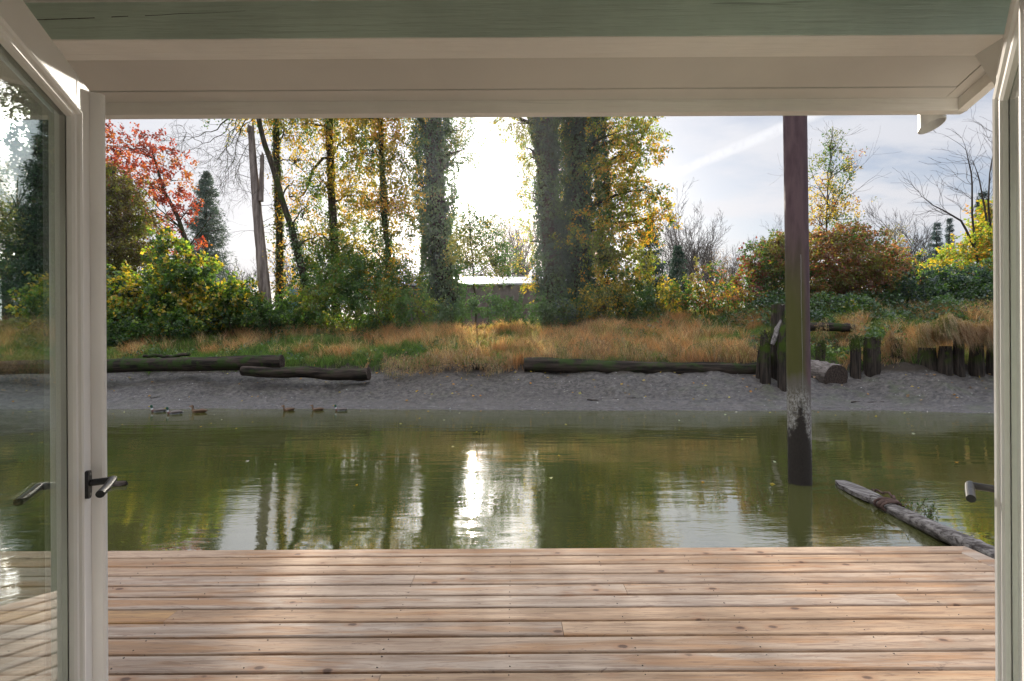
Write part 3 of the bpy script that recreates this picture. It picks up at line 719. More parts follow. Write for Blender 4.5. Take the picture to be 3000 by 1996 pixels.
def trunk_path(pixels, D, base_down=0.4):
    pts = [P(px, py, D) for (px, py) in pixels]
    g = gh(pts[-1][0], D); last = pts[-1].copy()
    if last[2] > g - base_down: pts.append(np.array([last[0], D, float(g) - base_down]))
    pts = np.array(pts)[::-1]
    # resample
    seg = np.concatenate([[0], np.cumsum(np.linalg.norm(np.diff(pts, axis=0), axis=1))]); n = 26
    s = np.linspace(0, seg[-1], n); return np.stack([np.interp(s, seg, pts[:, k]) for k in range(3)], 1)

def ivy_on(mb, path, rad, dens, size, pal, wts, rg, z0=-5, z1=99, bulge=0.5, seed=0, back=True):
    """leaf coat round a trunk; rad(path index fraction) metres"""
    seg = np.linalg.norm(np.diff(path, axis=0), axis=1); tot = seg.sum(); s = np.concatenate([[0], np.cumsum(seg)]) / tot
    n = int(2.0 * dens * tot * 2 * math.pi * np.mean([rad(t) for t in np.linspace(0, 1, 9)]))
    t = rg.random(n); th = rg.random(n) * 2 * math.pi
    c = np.stack([np.interp(t, s, path[:, k]) for k in range(3)], 1); rr = np.array([rad(a) for a in np.linspace(0, 1, 40)]); r0 = np.interp(t, np.linspace(0, 1, 40), rr)
    out = np.stack([np.cos(th), np.sin(th), np.zeros(n)], 1)
    nz = vnoise(out[:, 0] * 1.9 + seed, out[:, 1] * 1.9, c[:, 2] * 1.1 + seed, 3); nz = np.clip((nz - .5) * 1.6 + .5, 0, 1)
    r = r0 * (1 + bulge * (nz - 0.5) * 2) * rg.uniform(0.72, 1.06, n)
    p = c + out * r[:, None]; k = (p[:, 2] > z0) & (p[:, 2] < z1); p = p[k]; out = out[k]; n = len(p)
    ax = unit(out * 0.45 + np.array([0, 0, -1.0]) + rg.normal(size=(n, 3)) * 0.5)
    leaf_quads(mb, p, ax, size * rg.uniform(.6, 1.3, n), palette(n, pal, wts, p, 0.9, .3, rg, seed), 0.85, rg, flat=out)

def tree(name, label, cat, base, group=None):
    return thing(name, label, cat, base, group)

def rr(seed): return np.random.default_rng(seed)

# ---- centre: the trees in front of the sun
G_POP = 'tall riverside trees on the far bank'
D0 = 27.0
IVYP, IVYW = [DKG, GREEN, MID, OLIVE], [3, 3, 1.5, .8]
def make_trunk_tree(label, path_px, D, r0, r1, ivy=None, lobes=None, dens=5, lps=26, slen=.7, lsize=.12, pal=None, wts=None, seed=1, bark='bark', limbs=None, ns=.8, droop=.4, name='cottonwood_tree', cat='tree', group=G_POP, extra=None, shell=.5):
    rg = rr(seed); path = trunk_path(path_px, D); path = path + np.cumsum(rg.normal(size=path.shape) * 0.025, axis=0) * np.array([1, 1, 0])
    t = tree(name, label, cat, path[0], group)
    b = MB(); n = len(path); rad = np.linspace(r0, r1, n); rad[:3] *= np.array([1.35, 1.15, 1.05]); b.tube(path, rad, 14, jit=0.06, rg=rg)
    tips = []
    for (i0, dx, dy, dz, L, r) in (limbs or []):
        branch(b, path[int(i0 * (n - 1))], (dx, dy, dz), L, r, 2, rg, up=.02, tips=tips)
    if extra: extra(b, path, rg)
    lb = MB(); tb = MB()
    if lobes and group == G_POP:      # upper crown, above the eave line
        tx_, ty_ = path_px[0]; k_ = 1.0 if D < 30 else .8
        lobes = lobes + [lobe(tx_ + dx, ty_ + dy, D + dd, rx * k_, ry, 1.6) for dx, dy, dd, rx, ry in ((-50, 60, .6, 85, 75), (55, 40, -.4, 85, 80), (0, -60, 0, 95, 80), (-30, -170, .3, 70, 70), (35, -120, 0, 70, 70))]
    if lobes:
        roots = crown(lb, tb, lobes, dens, lps, slen, lsize, pal, wts, rg, droop=droop, ns=ns, seed=seed, shell=shell)
        for (c, r) in lobes:   # limb into each lobe
            k = int(np.argmin(np.abs(path[:, 2] - (c[2] - 0.8)))); a = path[k]
            b.tube(wander(a, c + rg.normal(size=3) * .2 * r, 8, .05, rg, -.15), np.linspace(max(.03, rad[k] * .35), .012, 8), 6, cap=False)
            for q in range(7):
                e = c + unit(rg.normal(size=3)) * r * .75; b.tube(wander(c * .6 + a * .4, e, 6, .04, rg), np.linspace(.022, .005, 6), 4, cap=False)
    b.build('trunk', M[bark], t, smooth=True)
    if lobes: lb.build('crown', M['leaf'], t); tb.build('twigs', M['twig'], t)
    if ivy:
        ib = MB(); ivy(ib, path, rg); ib.build('ivy', M['ivy'], t)
    return t

# broken bleached snag with two prongs
rg = rr(31); path = trunk_path([(735, 372), (742, 480), (752, 600), (765, 740), (778, 885)], 25.5); t = tree('dead_tree', 'bare broken tree trunk with splintered top, nearest the conifer gap', 'dead tree', path[0], G_POP)
b = MB(); n = len(path); rad = np.linspace(.32, .145, n); b.tube(path, rad, 16, jit=.05, rg=rg)
top = path[-1]
for k in range(9):
    a = k / 9 * 6.28; b.tube([top + np.array([math.cos(a) * .12, math.sin(a) * .12, -.3]), top + np.array([math.cos(a) * .13, math.sin(a) * .13, rg.uniform(.02, .3)])], [.06, .01], 5, rg=rg)
p2 = np.array([P(764, 590, 25.4), P(769, 520, 25.4), P(768, 455, 25.4)]); b.tube(wander(p2[0], p2[2], 8, .01, rg), np.linspace(.13, .085, 8), 10, jit=.08, rg=rg)
for k in range(4): b.tube([p2[2] + rg.normal(size=3) * .04, p2[2] + np.array([rg.uniform(-.06, .06), 0, rg.uniform(.05, .2)])], [.05, .008], 5)
b.build('trunk', M['snag'], t, smooth=True)
b = MB()
for k in range(16):
    i = int(rg.integers(6, 24)); branch(b, path[i], (rg.uniform(-1, 1), rg.uniform(-.4, .3), rg.uniform(-.2, .5)), rg.uniform(.7, 1.9), .014, 2, rg, up=-.02, kids=3)
b.build('twigs', M['twig'], t)

YP, YW = [OLIVE, YEL, GOLD, OLIVE, GREEN], [2, 2, 1.3, 1.5, 1.6]
GP, GW = [GREEN, MID, OLIVE, DKG, YEL], [3, 2.4, 1.4, 1.2, .45]
D = 26.5
make_trunk_tree('slim straight tree flecked with yellow leaves just right of the broken trunk', [(800, 240), (808, 345), (812, 500), (816, 700), (822, 885)], D, .20, .14,
    ivy=lambda ib, p, g: ivy_on(ib, p, lambda s: .24 - .05 * s, 70, .11, [OLIVE, GREEN, YEL, GOLD], [3, 2.5, 1, .6], g, bulge=.35, seed=3),
    lobes=[lobe(800, 300, D, 90, 60, 1.2), lobe(850, 380, D, 60, 90, 1.2), lobe(870, 560, D, 55, 80, 1.0), lobe(820, 800, D, 50, 70, .9), lobe(840, 700, D - .3, 40, 60, .7)],
    dens=3.2, lps=18, slen=.7, lsize=.105, pal=YP, wts=YW, seed=41)
def droopy(b, path, rg):
    # long bare drooping limbs reaching left over the conifer
    for (pts, r) in (([(765, 300), (700, 330), (640, 370), (585, 395), (535, 410)], .06), ([(690, 335), (660, 390), (600, 420), (560, 395), (520, 365)], .03), ([(725, 320), (700, 400), (685, 470), (650, 560)], .035), ([(700, 330), (665, 420), (670, 500), (640, 560)], .03), ([(745, 310), (735, 400), (700, 480), (690, 540)], .028), ([(765, 330), (700, 380), (640, 470), (600, 440)], .03), ([(760, 420), (720, 460), (690, 500)], .02)):
        q = np.array([P(x, y, 26 - .1 * i) for i, (x, y) in enumerate(pts)]); s = np.linspace(0, len(q) - 1, 14)
        q = np.stack([np.interp(s, range(len(q)), q[:, k]) for k in range(3)], 1); q += rg.normal(size=q.shape) * .05
        b.tube(q, np.linspace(r * .75, .009, 14), 5, cap=False)
        for k in range(9):
            i = int(rg.integers(2, 14)); branch(b, q[i], (rg.uniform(-.9, .4), rg.uniform(-.4, .4), rg.uniform(-1, .3)), rg.uniform(.8, 1.7), .011, 2, rg, up=-.06, spread=.7, kids=3, wob=.25, rmin=.0045)
make_trunk_tree('leaning slim tree with long bare drooping branches at its top', [(745, 250), (768, 390), (800, 490), (822, 560), (850, 640), (878, 740), (905, 870)], 25.8, .20, .10,
    ivy=lambda ib, p, g: ivy_on(ib, p, lambda s: .30 - .14 * s, 60, .12, [GREEN, MID, OLIVE, YEL], [3, 2, 1, .6], g, z1=6.4, bulge=.5, seed=5),
    lobes=[lobe(900, 470, 26.3, 45, 80, .9), lobe(905, 620, 26.3, 50, 70, .9), lobe(940, 700, 26.3, 60, 60, 1)],
    dens=3.0, lps=16, slen=.6, lsize=.10, pal=[OLIVE, GREEN, YEL], wts=[2, 2, 1], seed=43, extra=droopy)
D = 27.5
make_trunk_tree('ivy clad trunk with golden leaves and a crooked side branch', [(968, 220), (973, 345), (978, 500), (984, 650), (990, 890)], D, .24, .17,
    ivy=lambda ib, p, g: (ivy_on(ib, p, lambda s: .44 - .34 * min(1, s * 1.7), 75, .12, IVYP, IVYW, g, z1=8.3, bulge=.6, seed=9), ivy_on(ib, p, lambda s: .2, 60, .1, YP, YW, g, z0=8, seed=2)),
    lobes=[lobe(950, 330, D, 110, 90, 1.6), lobe(1040, 420, D, 80, 90, 1.4), lobe(920, 520, D, 50, 60, 1), lobe(1040, 560, D, 85, 100, 1.4), lobe(950, 700, D, 90, 90, 1.6), lobe(1030, 720, D, 80, 80, 1.6), lobe(960, 820, D - .6, 100, 70, 1.4)],
    dens=4.6, lps=22, slen=.7, lsize=.115, pal=[GREEN, MID, OLIVE, YEL, GOLD], wts=[2.4, 2, 1.8, 1.6, 1], seed=47,
    extra=lambda b, p, g: b.tube(np.array([P(x, y, 27.2) for x, y in ((975, 460), (945, 465), (915, 500), (905, 540), (890, 570), (860, 590))]), np.linspace(.09, .03, 6), 7, cap=False))
D = 27.0
make_trunk_tree('thin trunk between two ivy clad trees hung with orange and gold leaves', [(1108, 220), (1114, 345), (1122, 500), (1132, 680), (1145, 890)], D, .17, .10,
    ivy=lambda ib, p, g: ivy_on(ib, p, lambda s: .50 - .42 * min(1, s * 1.35), 75, .12, IVYP, IVYW, g, bulge=.6, seed=19),
    lobes=[lobe(1120, 330, D, 95, 80, 1.4), lobe(1080, 430, D, 70, 70, 1.2), lobe(1160, 450, D, 70, 100, 1.3), lobe(1100, 570, D, 70, 80, 1.2), lobe(1180, 600, D, 50, 110, 1.1), lobe(1110, 740, D, 90, 90, 1.4), lobe(1160, 830, D - .6, 90, 60, 1.4)],
    dens=5.0, lps=22, slen=.65, lsize=.115, pal=[GREEN, OLIVE, YEL, GOLD, MID], wts=[2.2, 2, 1.8, 1.6, 1.6], seed=53)
D = 38.0
make_trunk_tree('thick ivy column of a tree immediately left of the sun', [(1262, 180), (1266, 345), (1272, 560), (1282, 700), (1312, 900)], D, .75, .6,
    ivy=lambda ib, p, g: (ivy_on(ib, p, lambda s: .98 + .42 * min(1, s * 1.9), 75, .18, IVYP, IVYW, g, bulge=.42, seed=29),
        ivy_on(ib, np.array([P(1245, 900, 38.3), P(1252, 820, 38.3), P(1262, 700, 38.1), P(1262, 600, 38)]), lambda s: .66, 70, .18, IVYP, IVYW, g, bulge=.3, seed=12)),
    lobes=[lobe(1225, 360, D, 40, 90, 1.5), lobe(1335, 370, D, 50, 75, 1.5), lobe(1370, 440, D, 45, 60, 1.2), lobe(1345, 470, D, 26, 40, .7), lobe(1205, 560, D, 30, 90, 1.2), lobe(1350, 700, D, 14, 70, .5)],
    dens=2.4, lps=18, slen=.8, lsize=.145, pal=[OLIVE, GREEN, MID, YEL], wts=[2, 2, 1, 1], seed=59)
# sapling right under the sun
make_trunk_tree('slender sapling with fine scattered leaves below the sun', [(1366, 560), (1374, 640), (1384, 730), (1390, 880)], 27.5, .05, .015,
    lobes=[lobe(1370, 640, 27.5, 45, 50, .8), lobe(1430, 700, 27.5, 60, 60, .9), lobe(1355, 750, 27.5, 36, 60, .7), lobe(1420, 790, 27.5, 55, 40, .8), lobe(1480, 760, 27.5, 40, 30, .7)],
    dens=12, lps=16, slen=.6, lsize=.105, pal=[OLIVE, GREEN, YEL], wts=[2, 2, .6], seed=61, name='sapling', group=None, droop=.2)
# right of the sun: two great ivy columns and the yellow crown hanging from the second
D = 26.0
make_trunk_tree('huge dark ivy column of a tree immediately right of the sun gap', [(1588, 160), (1592, 345), (1600, 560), (1612, 700), (1626, 905)], D, .50, .42,
    ivy=lambda ib, p, g: ivy_on(ib, p, lambda s: .68 + .16 * math.sin(s * 9), 150, .13, [DKG, DKG, GREEN, MID], [3, 2, 2, .8], g, bulge=.4, seed=71),
    lobes=[lobe(1535, 350, D, 45, 70, 1.1), lobe(1540, 450, D, 34, 80, .9), lobe(1548, 570, D, 26, 70, .7), lobe(1552, 690, D, 20, 80, .6), lobe(1490, 340, D, 45, 40, .9), lobe(1550, 820, D, 22, 60, .6)],
    dens=5.5, lps=20, slen=.5, lsize=.10, pal=[OLIVE, LIME, YEL, GREEN], wts=[2, 1, 1.2, 1.6], seed=67)
D = 25.6
LB = [lobe(1720, 360, D + 2.4, 120, 80, 1.6), lobe(1830, 370, D, 95, 70, 1.6), lobe(1720, 520, D + 2.4, 100, 110, 1.5), lobe(1810, 520, D, 90, 90, 1.6), lobe(1885, 440, D, 55, 45, 1.2), lobe(1770, 680, D, 100, 110, 1.6), lobe(1880, 610, D, 70, 50, 1.2), lobe(1935, 640, D, 45, 26, .8), lobe(1860, 740, D, 60, 70, 1.1), lobe(1720, 760, D + 2.2, 70, 110, 1.2), lobe(1800, 830, D, 80, 55, 1.2), lobe(1895, 560, D, 40, 26, .7), lobe(1900, 370, D, 36, 22, .7)]
make_trunk_tree('big yellow leaved tree with ivy trunk spreading over the right of the sun gap', [(1690, 160), (1692, 345), (1696, 560), (1700, 700), (1706, 905)], 26.6, .44, .34,
    ivy=lambda ib, p, g: (ivy_on(ib, p, lambda s: .72, 130, .13, [DKG, GREEN, MID, OLIVE], [3, 2, 1, .8], g, bulge=.4, seed=77),
        ivy_on(ib, np.array([P(1790, 880, 26.8), P(1775, 700, 26.8), P(1760, 500, 26.8), P(1750, 300, 26.8)]), lambda s: .40, 110, .13, [DKG, GREEN, OLIVE], [3, 2, 1], g, bulge=.3, seed=7),
        ivy_on(ib, np.array([P(1662, 890, 27.2), P(1652, 700, 27.2), P(1645, 500, 27.2), P(1640, 200, 27.2)]), lambda s: .58, 110, .13, [DKG, GREEN, MID, OLIVE], [3, 2, 1, .6], g, bulge=.4, seed=57)),
    lobes=LB, dens=5.2, lps=26, slen=.6, lsize=.125, pal=[OLIVE, LIME, YEL, GOLD, GREEN, OLIVE], wts=[2.6, 1.6, 1.5, .9, 1.8, 1.6], seed=73, ns=.9, shell=.42)

# ---- left side
D = 31.0
make_trunk_tree('red and orange leaved maple at the left of the view', [(455, 470), (475, 560), (510, 620), (545, 700), (560, 860)], D, .22, .06,
    lobes=[lobe(360, 420, D, 70, 55, 1.8), lobe(440, 440, D, 60, 60, 1.6), lobe(330, 520, D, 70, 70, 1.8), lobe(430, 540, D, 70, 60, 1.6), lobe(510, 510, D, 45, 70, 1.4), lobe(400, 640, D, 60, 70, 1.5), lobe(500, 650, D, 50, 60, 1.4), lobe(545, 610, D, 28, 50, 1.0), lobe(460, 760, D, 70, 50, 1.5), lobe(570, 735, D, 24, 26, .8), lobe(290, 430, D, 50, 60, 1.5)],
    dens=2.5, lps=24, slen=.55, lsize=.145, pal=[MAR, (.21, .036, .024), RED, (.36, .10, .026), (.34, .15, .03), BRN], wts=[2, 2.4, 1.6, 1.3, .9, 1], seed=83, name='maple_tree', group='autumn trees at the left', droop=.2, shell=.5,
    limbs=[(.6, -.6, 0, .8, 3.2, .05), (.75, -.8, .2, .6, 2.6, .04), (.5, .3, 0, 1, 2.6, .05), (.85, -.3, 0, 1, 2, .03)])
D = 27.5
make_trunk_tree('olive green dense tree at the far left, below the red maple', [(340, 500), (345, 700), (350, 880)], D, .2, .06,
    lobes=[lobe(310, 540, D, 70, 60, 1.5), lobe(350, 620, D, 75, 80, 1.6), lobe(310, 720, D, 90, 90, 1.8), lobe(400, 720, D, 55, 80, 1.3), lobe(300, 830, D, 90, 70, 1.6)],
    dens=14, lps=30, slen=.5, lsize=.10, pal=[OLIVE, (.10, .07, .03), OLIVE, LIME, GREEN], wts=[2, 1.6, 1.6, .9, 1.5], seed=89, name='olive_green_tree', group='autumn trees at the left', droop=.1, shell=.4)

def conifer(label, px, ptop, pbase, D, wpx, seed, col=(.050, .085, .062), dens=1.0, name='conifer_tree', group='conifers behind the bank', build=True):
    rg = rr(seed); top = P(px, ptop, D); bot = P(px, pbase, D); base = np.array([bot[0], D, min(bot[2], float(gh(bot[0], D)) - .1)]); H = top[2] - base[2]; W = wpx / F_PX * D
    t = tree(name, label, 'conifer', base, group); b = MB(); b.tube(wander(base, top, 12, .03, rg), np.linspace(.028 * H, .01, 12), 8); b.build('trunk', M['bark'], t)
    lb = MB(); nw = int(H * 3.2)
    P_, A_, S_ = [], [], []
    for w_ in range(nw):
        f = (w_ + rg.random()) / nw; z = base[2] + H * (.08 + .92 * f); rad = W * (1 - f) ** .75 * rg.uniform(.6, 1.2) + .12
        for k in range(11):
            a = rg.random() * 6.283; d = np.array([math.cos(a), math.sin(a), -.22 + .5 * f]); n = int((40 + 75 * rad) * dens); s = rg.random(n) ** .7
            p = np.array([base[0] + (top[0] - base[0]) * f, base[1], z]) + d * (s * rad)[:, None] + np.array([0, 0, 1.0]) * (.10 * s * s * rad)[:, None]
            p = p + rg.normal(size=p.shape) * np.array([.13, .13, .12]) * (0.4 + .5 * rad) - np.array([0, 0, .5]) * (rg.random(n) ** 3 * s)[:, None] * .5
            ax = unit(d * .7 + rg.normal(size=(n, 3)) * .55 + np.array([0, 0, -.35])); P_.append(p); A_.append(ax)
    p = np.concatenate(P_); ax = np.concatenate(A_); n = len(p)
    leaf_quads(lb, p, ax, .25 * rg.uniform(.6, 1.4, n), palette(n, [col, tuple(v * 1.7 for v in col), tuple(v * .6 for v in col)], [2, 1, 1], p, 1.2, .2, rg), .22, rg)
    lb.build('crown', M['needle'], t); return t
conifer('grey green conifer standing between the red maple and the broken trunk', 605, 508, 860, 44, 95, 91, (.075, .11, .09), .42)
conifer('dark conifer at the far left edge behind the olive tree', 170, 300, 880, 34, 130, 92, (.02, .05, .028))
conifer('dark conifer behind the right side of the yellow tree', 1905, 640, 880, 44, 60, 93, (.02, .05, .032), .4)
conifer('short dark conifer right of the yellow tree, beside the bare trees', 1985, 720, 880, 46, 50, 94, (.02, .05, .032), .35)
conifer('bluish conifer on the skyline left of the yellow leaved shrub tree', 2745, 655, 800, 62, 36, 95, (.03, .06, .06), .22)
conifer('bluish conifer rising behind the yellow leaves at the right edge', 2878, 560, 800, 48, 42, 96, (.03, .06, .06), .22)
conifer('small bluish conifer tip beside the skyline conifer at the right', 2782, 640, 800, 70, 26, 97, (.03, .06, .06), .22)

# ---- right side
D = 27.5
rgx = rr(101)
make_trunk_tree('narrow young birch with sparse leaves right of the steel pile', [(2438, 370), (2434, 450), (2420, 600), (2412, 780)], D, .07, .012,
    lobes=[lobe(2435, 420, D, 26, 40, .6), lobe(2440, 490, D, 52, 50, .9), lobe(2425, 570, D, 66, 50, 1.0), lobe(2460, 620, D, 64, 50, 1.0), lobe(2400, 640, D, 40, 40, .8), lobe(2500, 480, D, 26, 26, .5)],
    dens=8.5, lps=14, slen=.45, lsize=.09, pal=[OLIVE, GREEN, YEL, BRN, ORG], wts=[3, 2, 1.2, 1, .4], seed=103, name='birch_tree', group=None, droop=.1,
    limbs=[(.55, .25, 0, 1, 3.4, .03), (.6, -.25, .1, 1, 2.8, .025), (.7, .4, 0, 1, 2.4, .02), (.8, .1, 0, 1, 2, .02)])
def bush(label, name, cat, lobes, D, dens, lps, slen, lsize, pal, wts, seed, stems=14, group=None, shell=.38, droop=.25, ns=.8, width=.62, mat_='leaf'):
    rg = rr(seed); c0 = lobes[0][0]; bz = float(gh(c0[0], c0[1])); t = thing(name, label, cat, (c0[0], c0[1], bz), group)
    lb = MB(); tb = MB(); roots = crown(lb, tb, lobes, dens, lps, slen, lsize, pal, wts, rg, droop=droop, seed=seed, shell=shell, ns=ns, width=width)
    for k in range(stems):
        c, r = lobes[int(rg.integers(len(lobes)))]; bx = c[0] + rg.uniform(-.4, .4) * r[0]; by = c[1] + rg.uniform(-.3, .3)
        e = c + unit(rg.normal(size=3) + np.array([0, 0, .6])) * r * .85; tb.tube(wander((bx, by, float(gh(bx, by)) - .1), e, 8, .06, rg), np.linspace(.03, .006, 8), 5, cap=False)
    lb.build('foliage', M[mat_], t); tb.build('stems', M['stem'], t); return t
D = 25.5
bush('broad bush of red brown and green leaves right of the steel pile', 'autumn_bush', 'bush', [lobe(2450, 760, D, 130, 80, 1.8), lobe(2530, 820, D, 95, 75, 1.5), lobe(2400, 840, D, 100, 60, 1.5), lobe(2470, 700, D, 85, 42, 1.3), lobe(2600, 770, D, 40, 45, 1.0)], D, 13, 26, .45, .12, [MAR, BRN, OLIVE, (.30, .13, .07), MID, RED], [1.3, 2.4, 2, 1.8, 1.4, .8], 111, 22, 'bushes along the top of the far bank')
bush('rust and olive bush directly left of the steel pile', 'autumn_bush', 'bush', [lobe(2260, 770, D, 80, 60, 1.4), lobe(2300, 840, D, 100, 55, 1.4), lobe(2190, 840, D, 55, 40, 1.1), lobe(2290, 720, D, 45, 30, 1.0)], D, 13, 26, .45, .12, [BRN, OLIVE, GREEN, MAR, OLIVE, RED], [2, 2, 2, 1, 1.2, .5], 113, 16, 'bushes along the top of the far bank')
D = 24.8
bush('glossy dark green bramble mound at the right end of the bank', 'bramble_bush', 'bush', [lobe(2700, 850, D, 90, 60, 1.3), lobe(2800, 850, D, 100, 60, 1.4), lobe(2900, 845, D, 90, 65, 1.4), lobe(2620, 880, D, 55, 40, 1.0), lobe(3000, 850, D, 90, 60, 1.4)], D, 13, 26, .5, .13, [DKG, GREEN, BLG, MID], [2, 3, 2, 1.4], 117, 14, 'bushes along the top of the far bank', mat_='ivy')
D = 27.5
bush('bright yellow green shrub at the right edge behind the bramble mound', 'yellow_shrub', 'shrub', [lobe(2890, 700, D, 60, 55, 1.4), lobe(2830, 760, D, 75, 50, 1.4), lobe(2760, 790, D, 60, 30, 1.1), lobe(2930, 640, D, 40, 60, 1.3), lobe(2960, 740, D, 80, 70, 1.4), lobe(2905, 600, D, 22, 26, .6)], D, 8.5, 26, .5, .13, [LIME, YEL, LIME, GOLD, (.22, .24, .02)], [2, 1.8, 2, .7, 1.6], 119, 14, None)
rg = rr(121); p0 = P(2850, 830, 27.0); t = tree('bare_tree', 'leafless tree fanning twigs into the sky at the right edge', 'bare tree', (p0[0], 27.0, p0[2]))
b = MB()
for pts in ([(2870, 820), (2848, 640), (2848, 520), (2835, 460), (2828, 430)], [(2900, 820), (2890, 640), (2868, 520), (2850, 470)], [(2860, 740), (2820, 650), (2770, 620), (2730, 600), (2700, 575)], [(2905, 700), (2895, 600), (2900, 500), (2920, 400)]):
    q = np.array([P(x, y, 27.0) for x, y in pts]); s = np.linspace(0, len(q) - 1, 12); q = np.stack([np.interp(s, range(len(q)), q[:, k]) for k in range(3)], 1)
    b.tube(q, np.linspace(.06, .01, 12), 6, cap=False)
    for k in range(13):
        i = int(rg.integers(3, 12)); branch(b, q[i], unit(q[min(i + 1, 11)] - q[i - 1]) + rg.normal(size=3) * .5, rg.uniform(.9, 1.9), .012, 1, rg, up=.04, kids=4, rmin=.005)
b.build('branches', M['twig'], t)
D = 24.6
bush('yellow green maple scrub on the left of the bank', 'maple_scrub', 'shrub', [lobe(420, 860, D, 120, 70, 1.6), lobe(540, 800, D, 90, 70, 1.4), lobe(330, 900, D, 80, 70, 1.4), lobe(600, 880, D, 90, 55, 1.2), lobe(500, 720, D, 40, 30, .8), lobe(200, 880, D, 110, 80, 1.5), lobe(420, 930, D - .6, 110, 45, 1.0), lobe(560, 935, D - .6, 90, 40, 1.0), lobe(330, 960, D - 1, 60, 40, .9), lobe(690, 870, D, 60, 40, 1)], D, 12, 26, .45, .135, [GREEN, MID, LIME, YEL, DKG, LIME], [2.6, 1.8, 1.4, 1.6, 1.2, 1.4], 127, 18, 'bushes along the top of the far bank', width=.9, ns=1.4)
bush('low green scrub between the maple scrub and the broken trunk', 'green_scrub', 'shrub', [lobe(700, 905, D, 80, 40, 1.0), lobe(800, 915, D, 70, 34, .9), lobe(640, 930, D, 80, 36, .9), lobe(450, 960, 23.2, 120, 34, .7), lobe(330, 980, 23.0, 60, 40, .7)], D, 12, 24, .4, .11, [DKG, GREEN, MID, GREEN, LIME], [1.6, 3, 1.6, 1.6, .6], 131, 10, 'bushes along the top of the far bank')
bush('dark green undergrowth heaped round the foot of the golden trees', 'green_undergrowth', 'shrub', [lobe(980, 880, D, 90, 60, 1.3), lobe(1110, 890, D, 90, 60, 1.3), lobe(1040, 820, D + 1, 90, 60, 1.2), lobe(1210, 900, D, 60, 50, 1.1), lobe(905, 890, D, 50, 40, 1), lobe(860, 905, D + 1, 60, 34, 1), lobe(1000, 800, D + 1.6, 120, 70, 1.2), lobe(1150, 830, D + 1.6, 80, 60, 1.2)], D, 9, 24, .45, .12, [DKG, GREEN, MID, OLIVE, LIME], [1, 2.6, 2.4, 1.2, 1.6], 137, 12, 'bushes along the top of the far bank')
bush('ivy heap at the foot of the sun gap in front of the brown wall', 'ivy_mound', 'shrub', [lobe(1340, 905, D, 60, 24, .9), lobe(1430, 898, D, 70, 28, .9), lobe(1520, 908, D, 80, 24, .9), lobe(1640, 910, D, 90, 28, .9)], D, 13, 24, .35, .10, [DKG, GREEN, BLG, MID], [2, 3, 1, 1.4], 139, 6, 'bushes along the top of the far bank', mat_='ivy')
bush('yellow and green leafy scrub below the big yellow tree', 'yellow_green_scrub', 'shrub', [lobe(1790, 870, D, 90, 44, 1.2), lobe(1890, 860, D, 80, 48, 1.2), lobe(1730, 900, D, 70, 30, 1.0), lobe(1980, 880, D, 60, 36, 1.0)], D, 12, 24, .42, .125, [GREEN, OLIVE, YEL, MID, BRN, GREEN], [2.4, 1.6, 1.1, 1.6, .8, 1], 149, 12, 'bushes along the top of the far bank')
bush('straggly orange and green scrub in the low gap before the hazy trees', 'orange_scrub', 'shrub', [lobe(2070, 860, D, 80, 44, 1.1), lobe(2060, 800, D, 36, 26, .7), lobe(2150, 885, D, 70, 30, 1.0)], D, 9, 22, .42, .11, [BRN, OLIVE, GREEN, (.30, .11, .04), YEL, MID], [1.6, 1.6, 1.6, 1, .6, 1], 151, 12, 'bushes along the top of the far bank')

# ---- hazy trees far behind
def far_tree(label, px, ptop, D, wpx, seed, leafy, pal, wts, nb=60, lps=10, dens=0.7, group='hazy trees far behind the bank'):
    D = D * 1.75; rg = rr(seed); top = P(px, ptop, D); W = wpx / F_PX * D; g = float(gh(top[0], D)); H = top[2] - g
    t = tree('distant_tree', label, 'tree', (top[0], D, g), group); b = MB()
    base = np.array([top[0], D, g - .2]); mid = np.array([top[0], D, g + H * .35]); b.tube(wander(base, mid, 8, .04, rg), np.linspace(.03 * H, .022 * H, 8), 7, cap=False)
    for k in range(11):
        branch(b, mid - np.array([0, 0, rg.random() * H * .16]), np.array([rg.uniform(-.55, .55) * W / H * 2.2, rg.uniform(-.3, .3), 1]), H * rg.uniform(.42, .64), .008 * H, 3, rg, up=.07, spread=.5, kids=6, rmin=.014, shrink=.45, wob=.11)
    b.build('trunk', M['twig'], t)
    if leafy:
        lb = MB(); lobes = [(np.array([top[0] + rg.uniform(-.4, .4) * W, D + rg.uniform(-1, 1), g + H * rg.uniform(.35, .85)]), np.array([W * .42, W * .35, H * .17])) for _ in range(6)]
        crown(lb, None, lobes, dens, lps, 1.5, .27, pal, wts, rg, droop=.1, ns=.3, seed=seed); lb.build('crown', M['leaf'], t)
FB = [(.20, .13, .09), (.14, .10, .08), OLIVE]
far_tree('tall bare hazy tree on the skyline right of the yellow tree', 2005, 652, 52, 70, 201, False, FB, [1, 1, 1])
far_tree('pinkish hazy tree between the tall bare tree and the rust bush', 2085, 712, 60, 60, 202, True, FB, [2, 2, 1])
far_tree('low hazy tree peeping over the gap left of the rust bush', 2150, 765, 70, 50, 203, True, FB, [1, 2, 1])
far_tree('thin bare hazy tree close behind the yellow tree', 1950, 700, 56, 46, 204, False, FB, [1, 1, 1])
far_tree('pale bare hazy tree in the sun gap beside the right ivy column', 1530, 655, 60, 60, 205, False, FB, [1, 1, 1])
far_tree('pale bare hazy tree in the sun gap, nearer the sapling', 1478, 680, 66, 46, 206, False, FB, [1, 1, 1])
far_tree('yellowish distant tree on the skyline right of the red brown bush', 2625, 670, 58, 56, 207, True, [OLIVE, (.25, .18, .07), GREEN], [2, 2, 1])
far_tree('thin reddish distant tree left of the skyline conifer', 2700, 690, 64, 36, 208, True, FB, [2, 1, 1], lps=5)
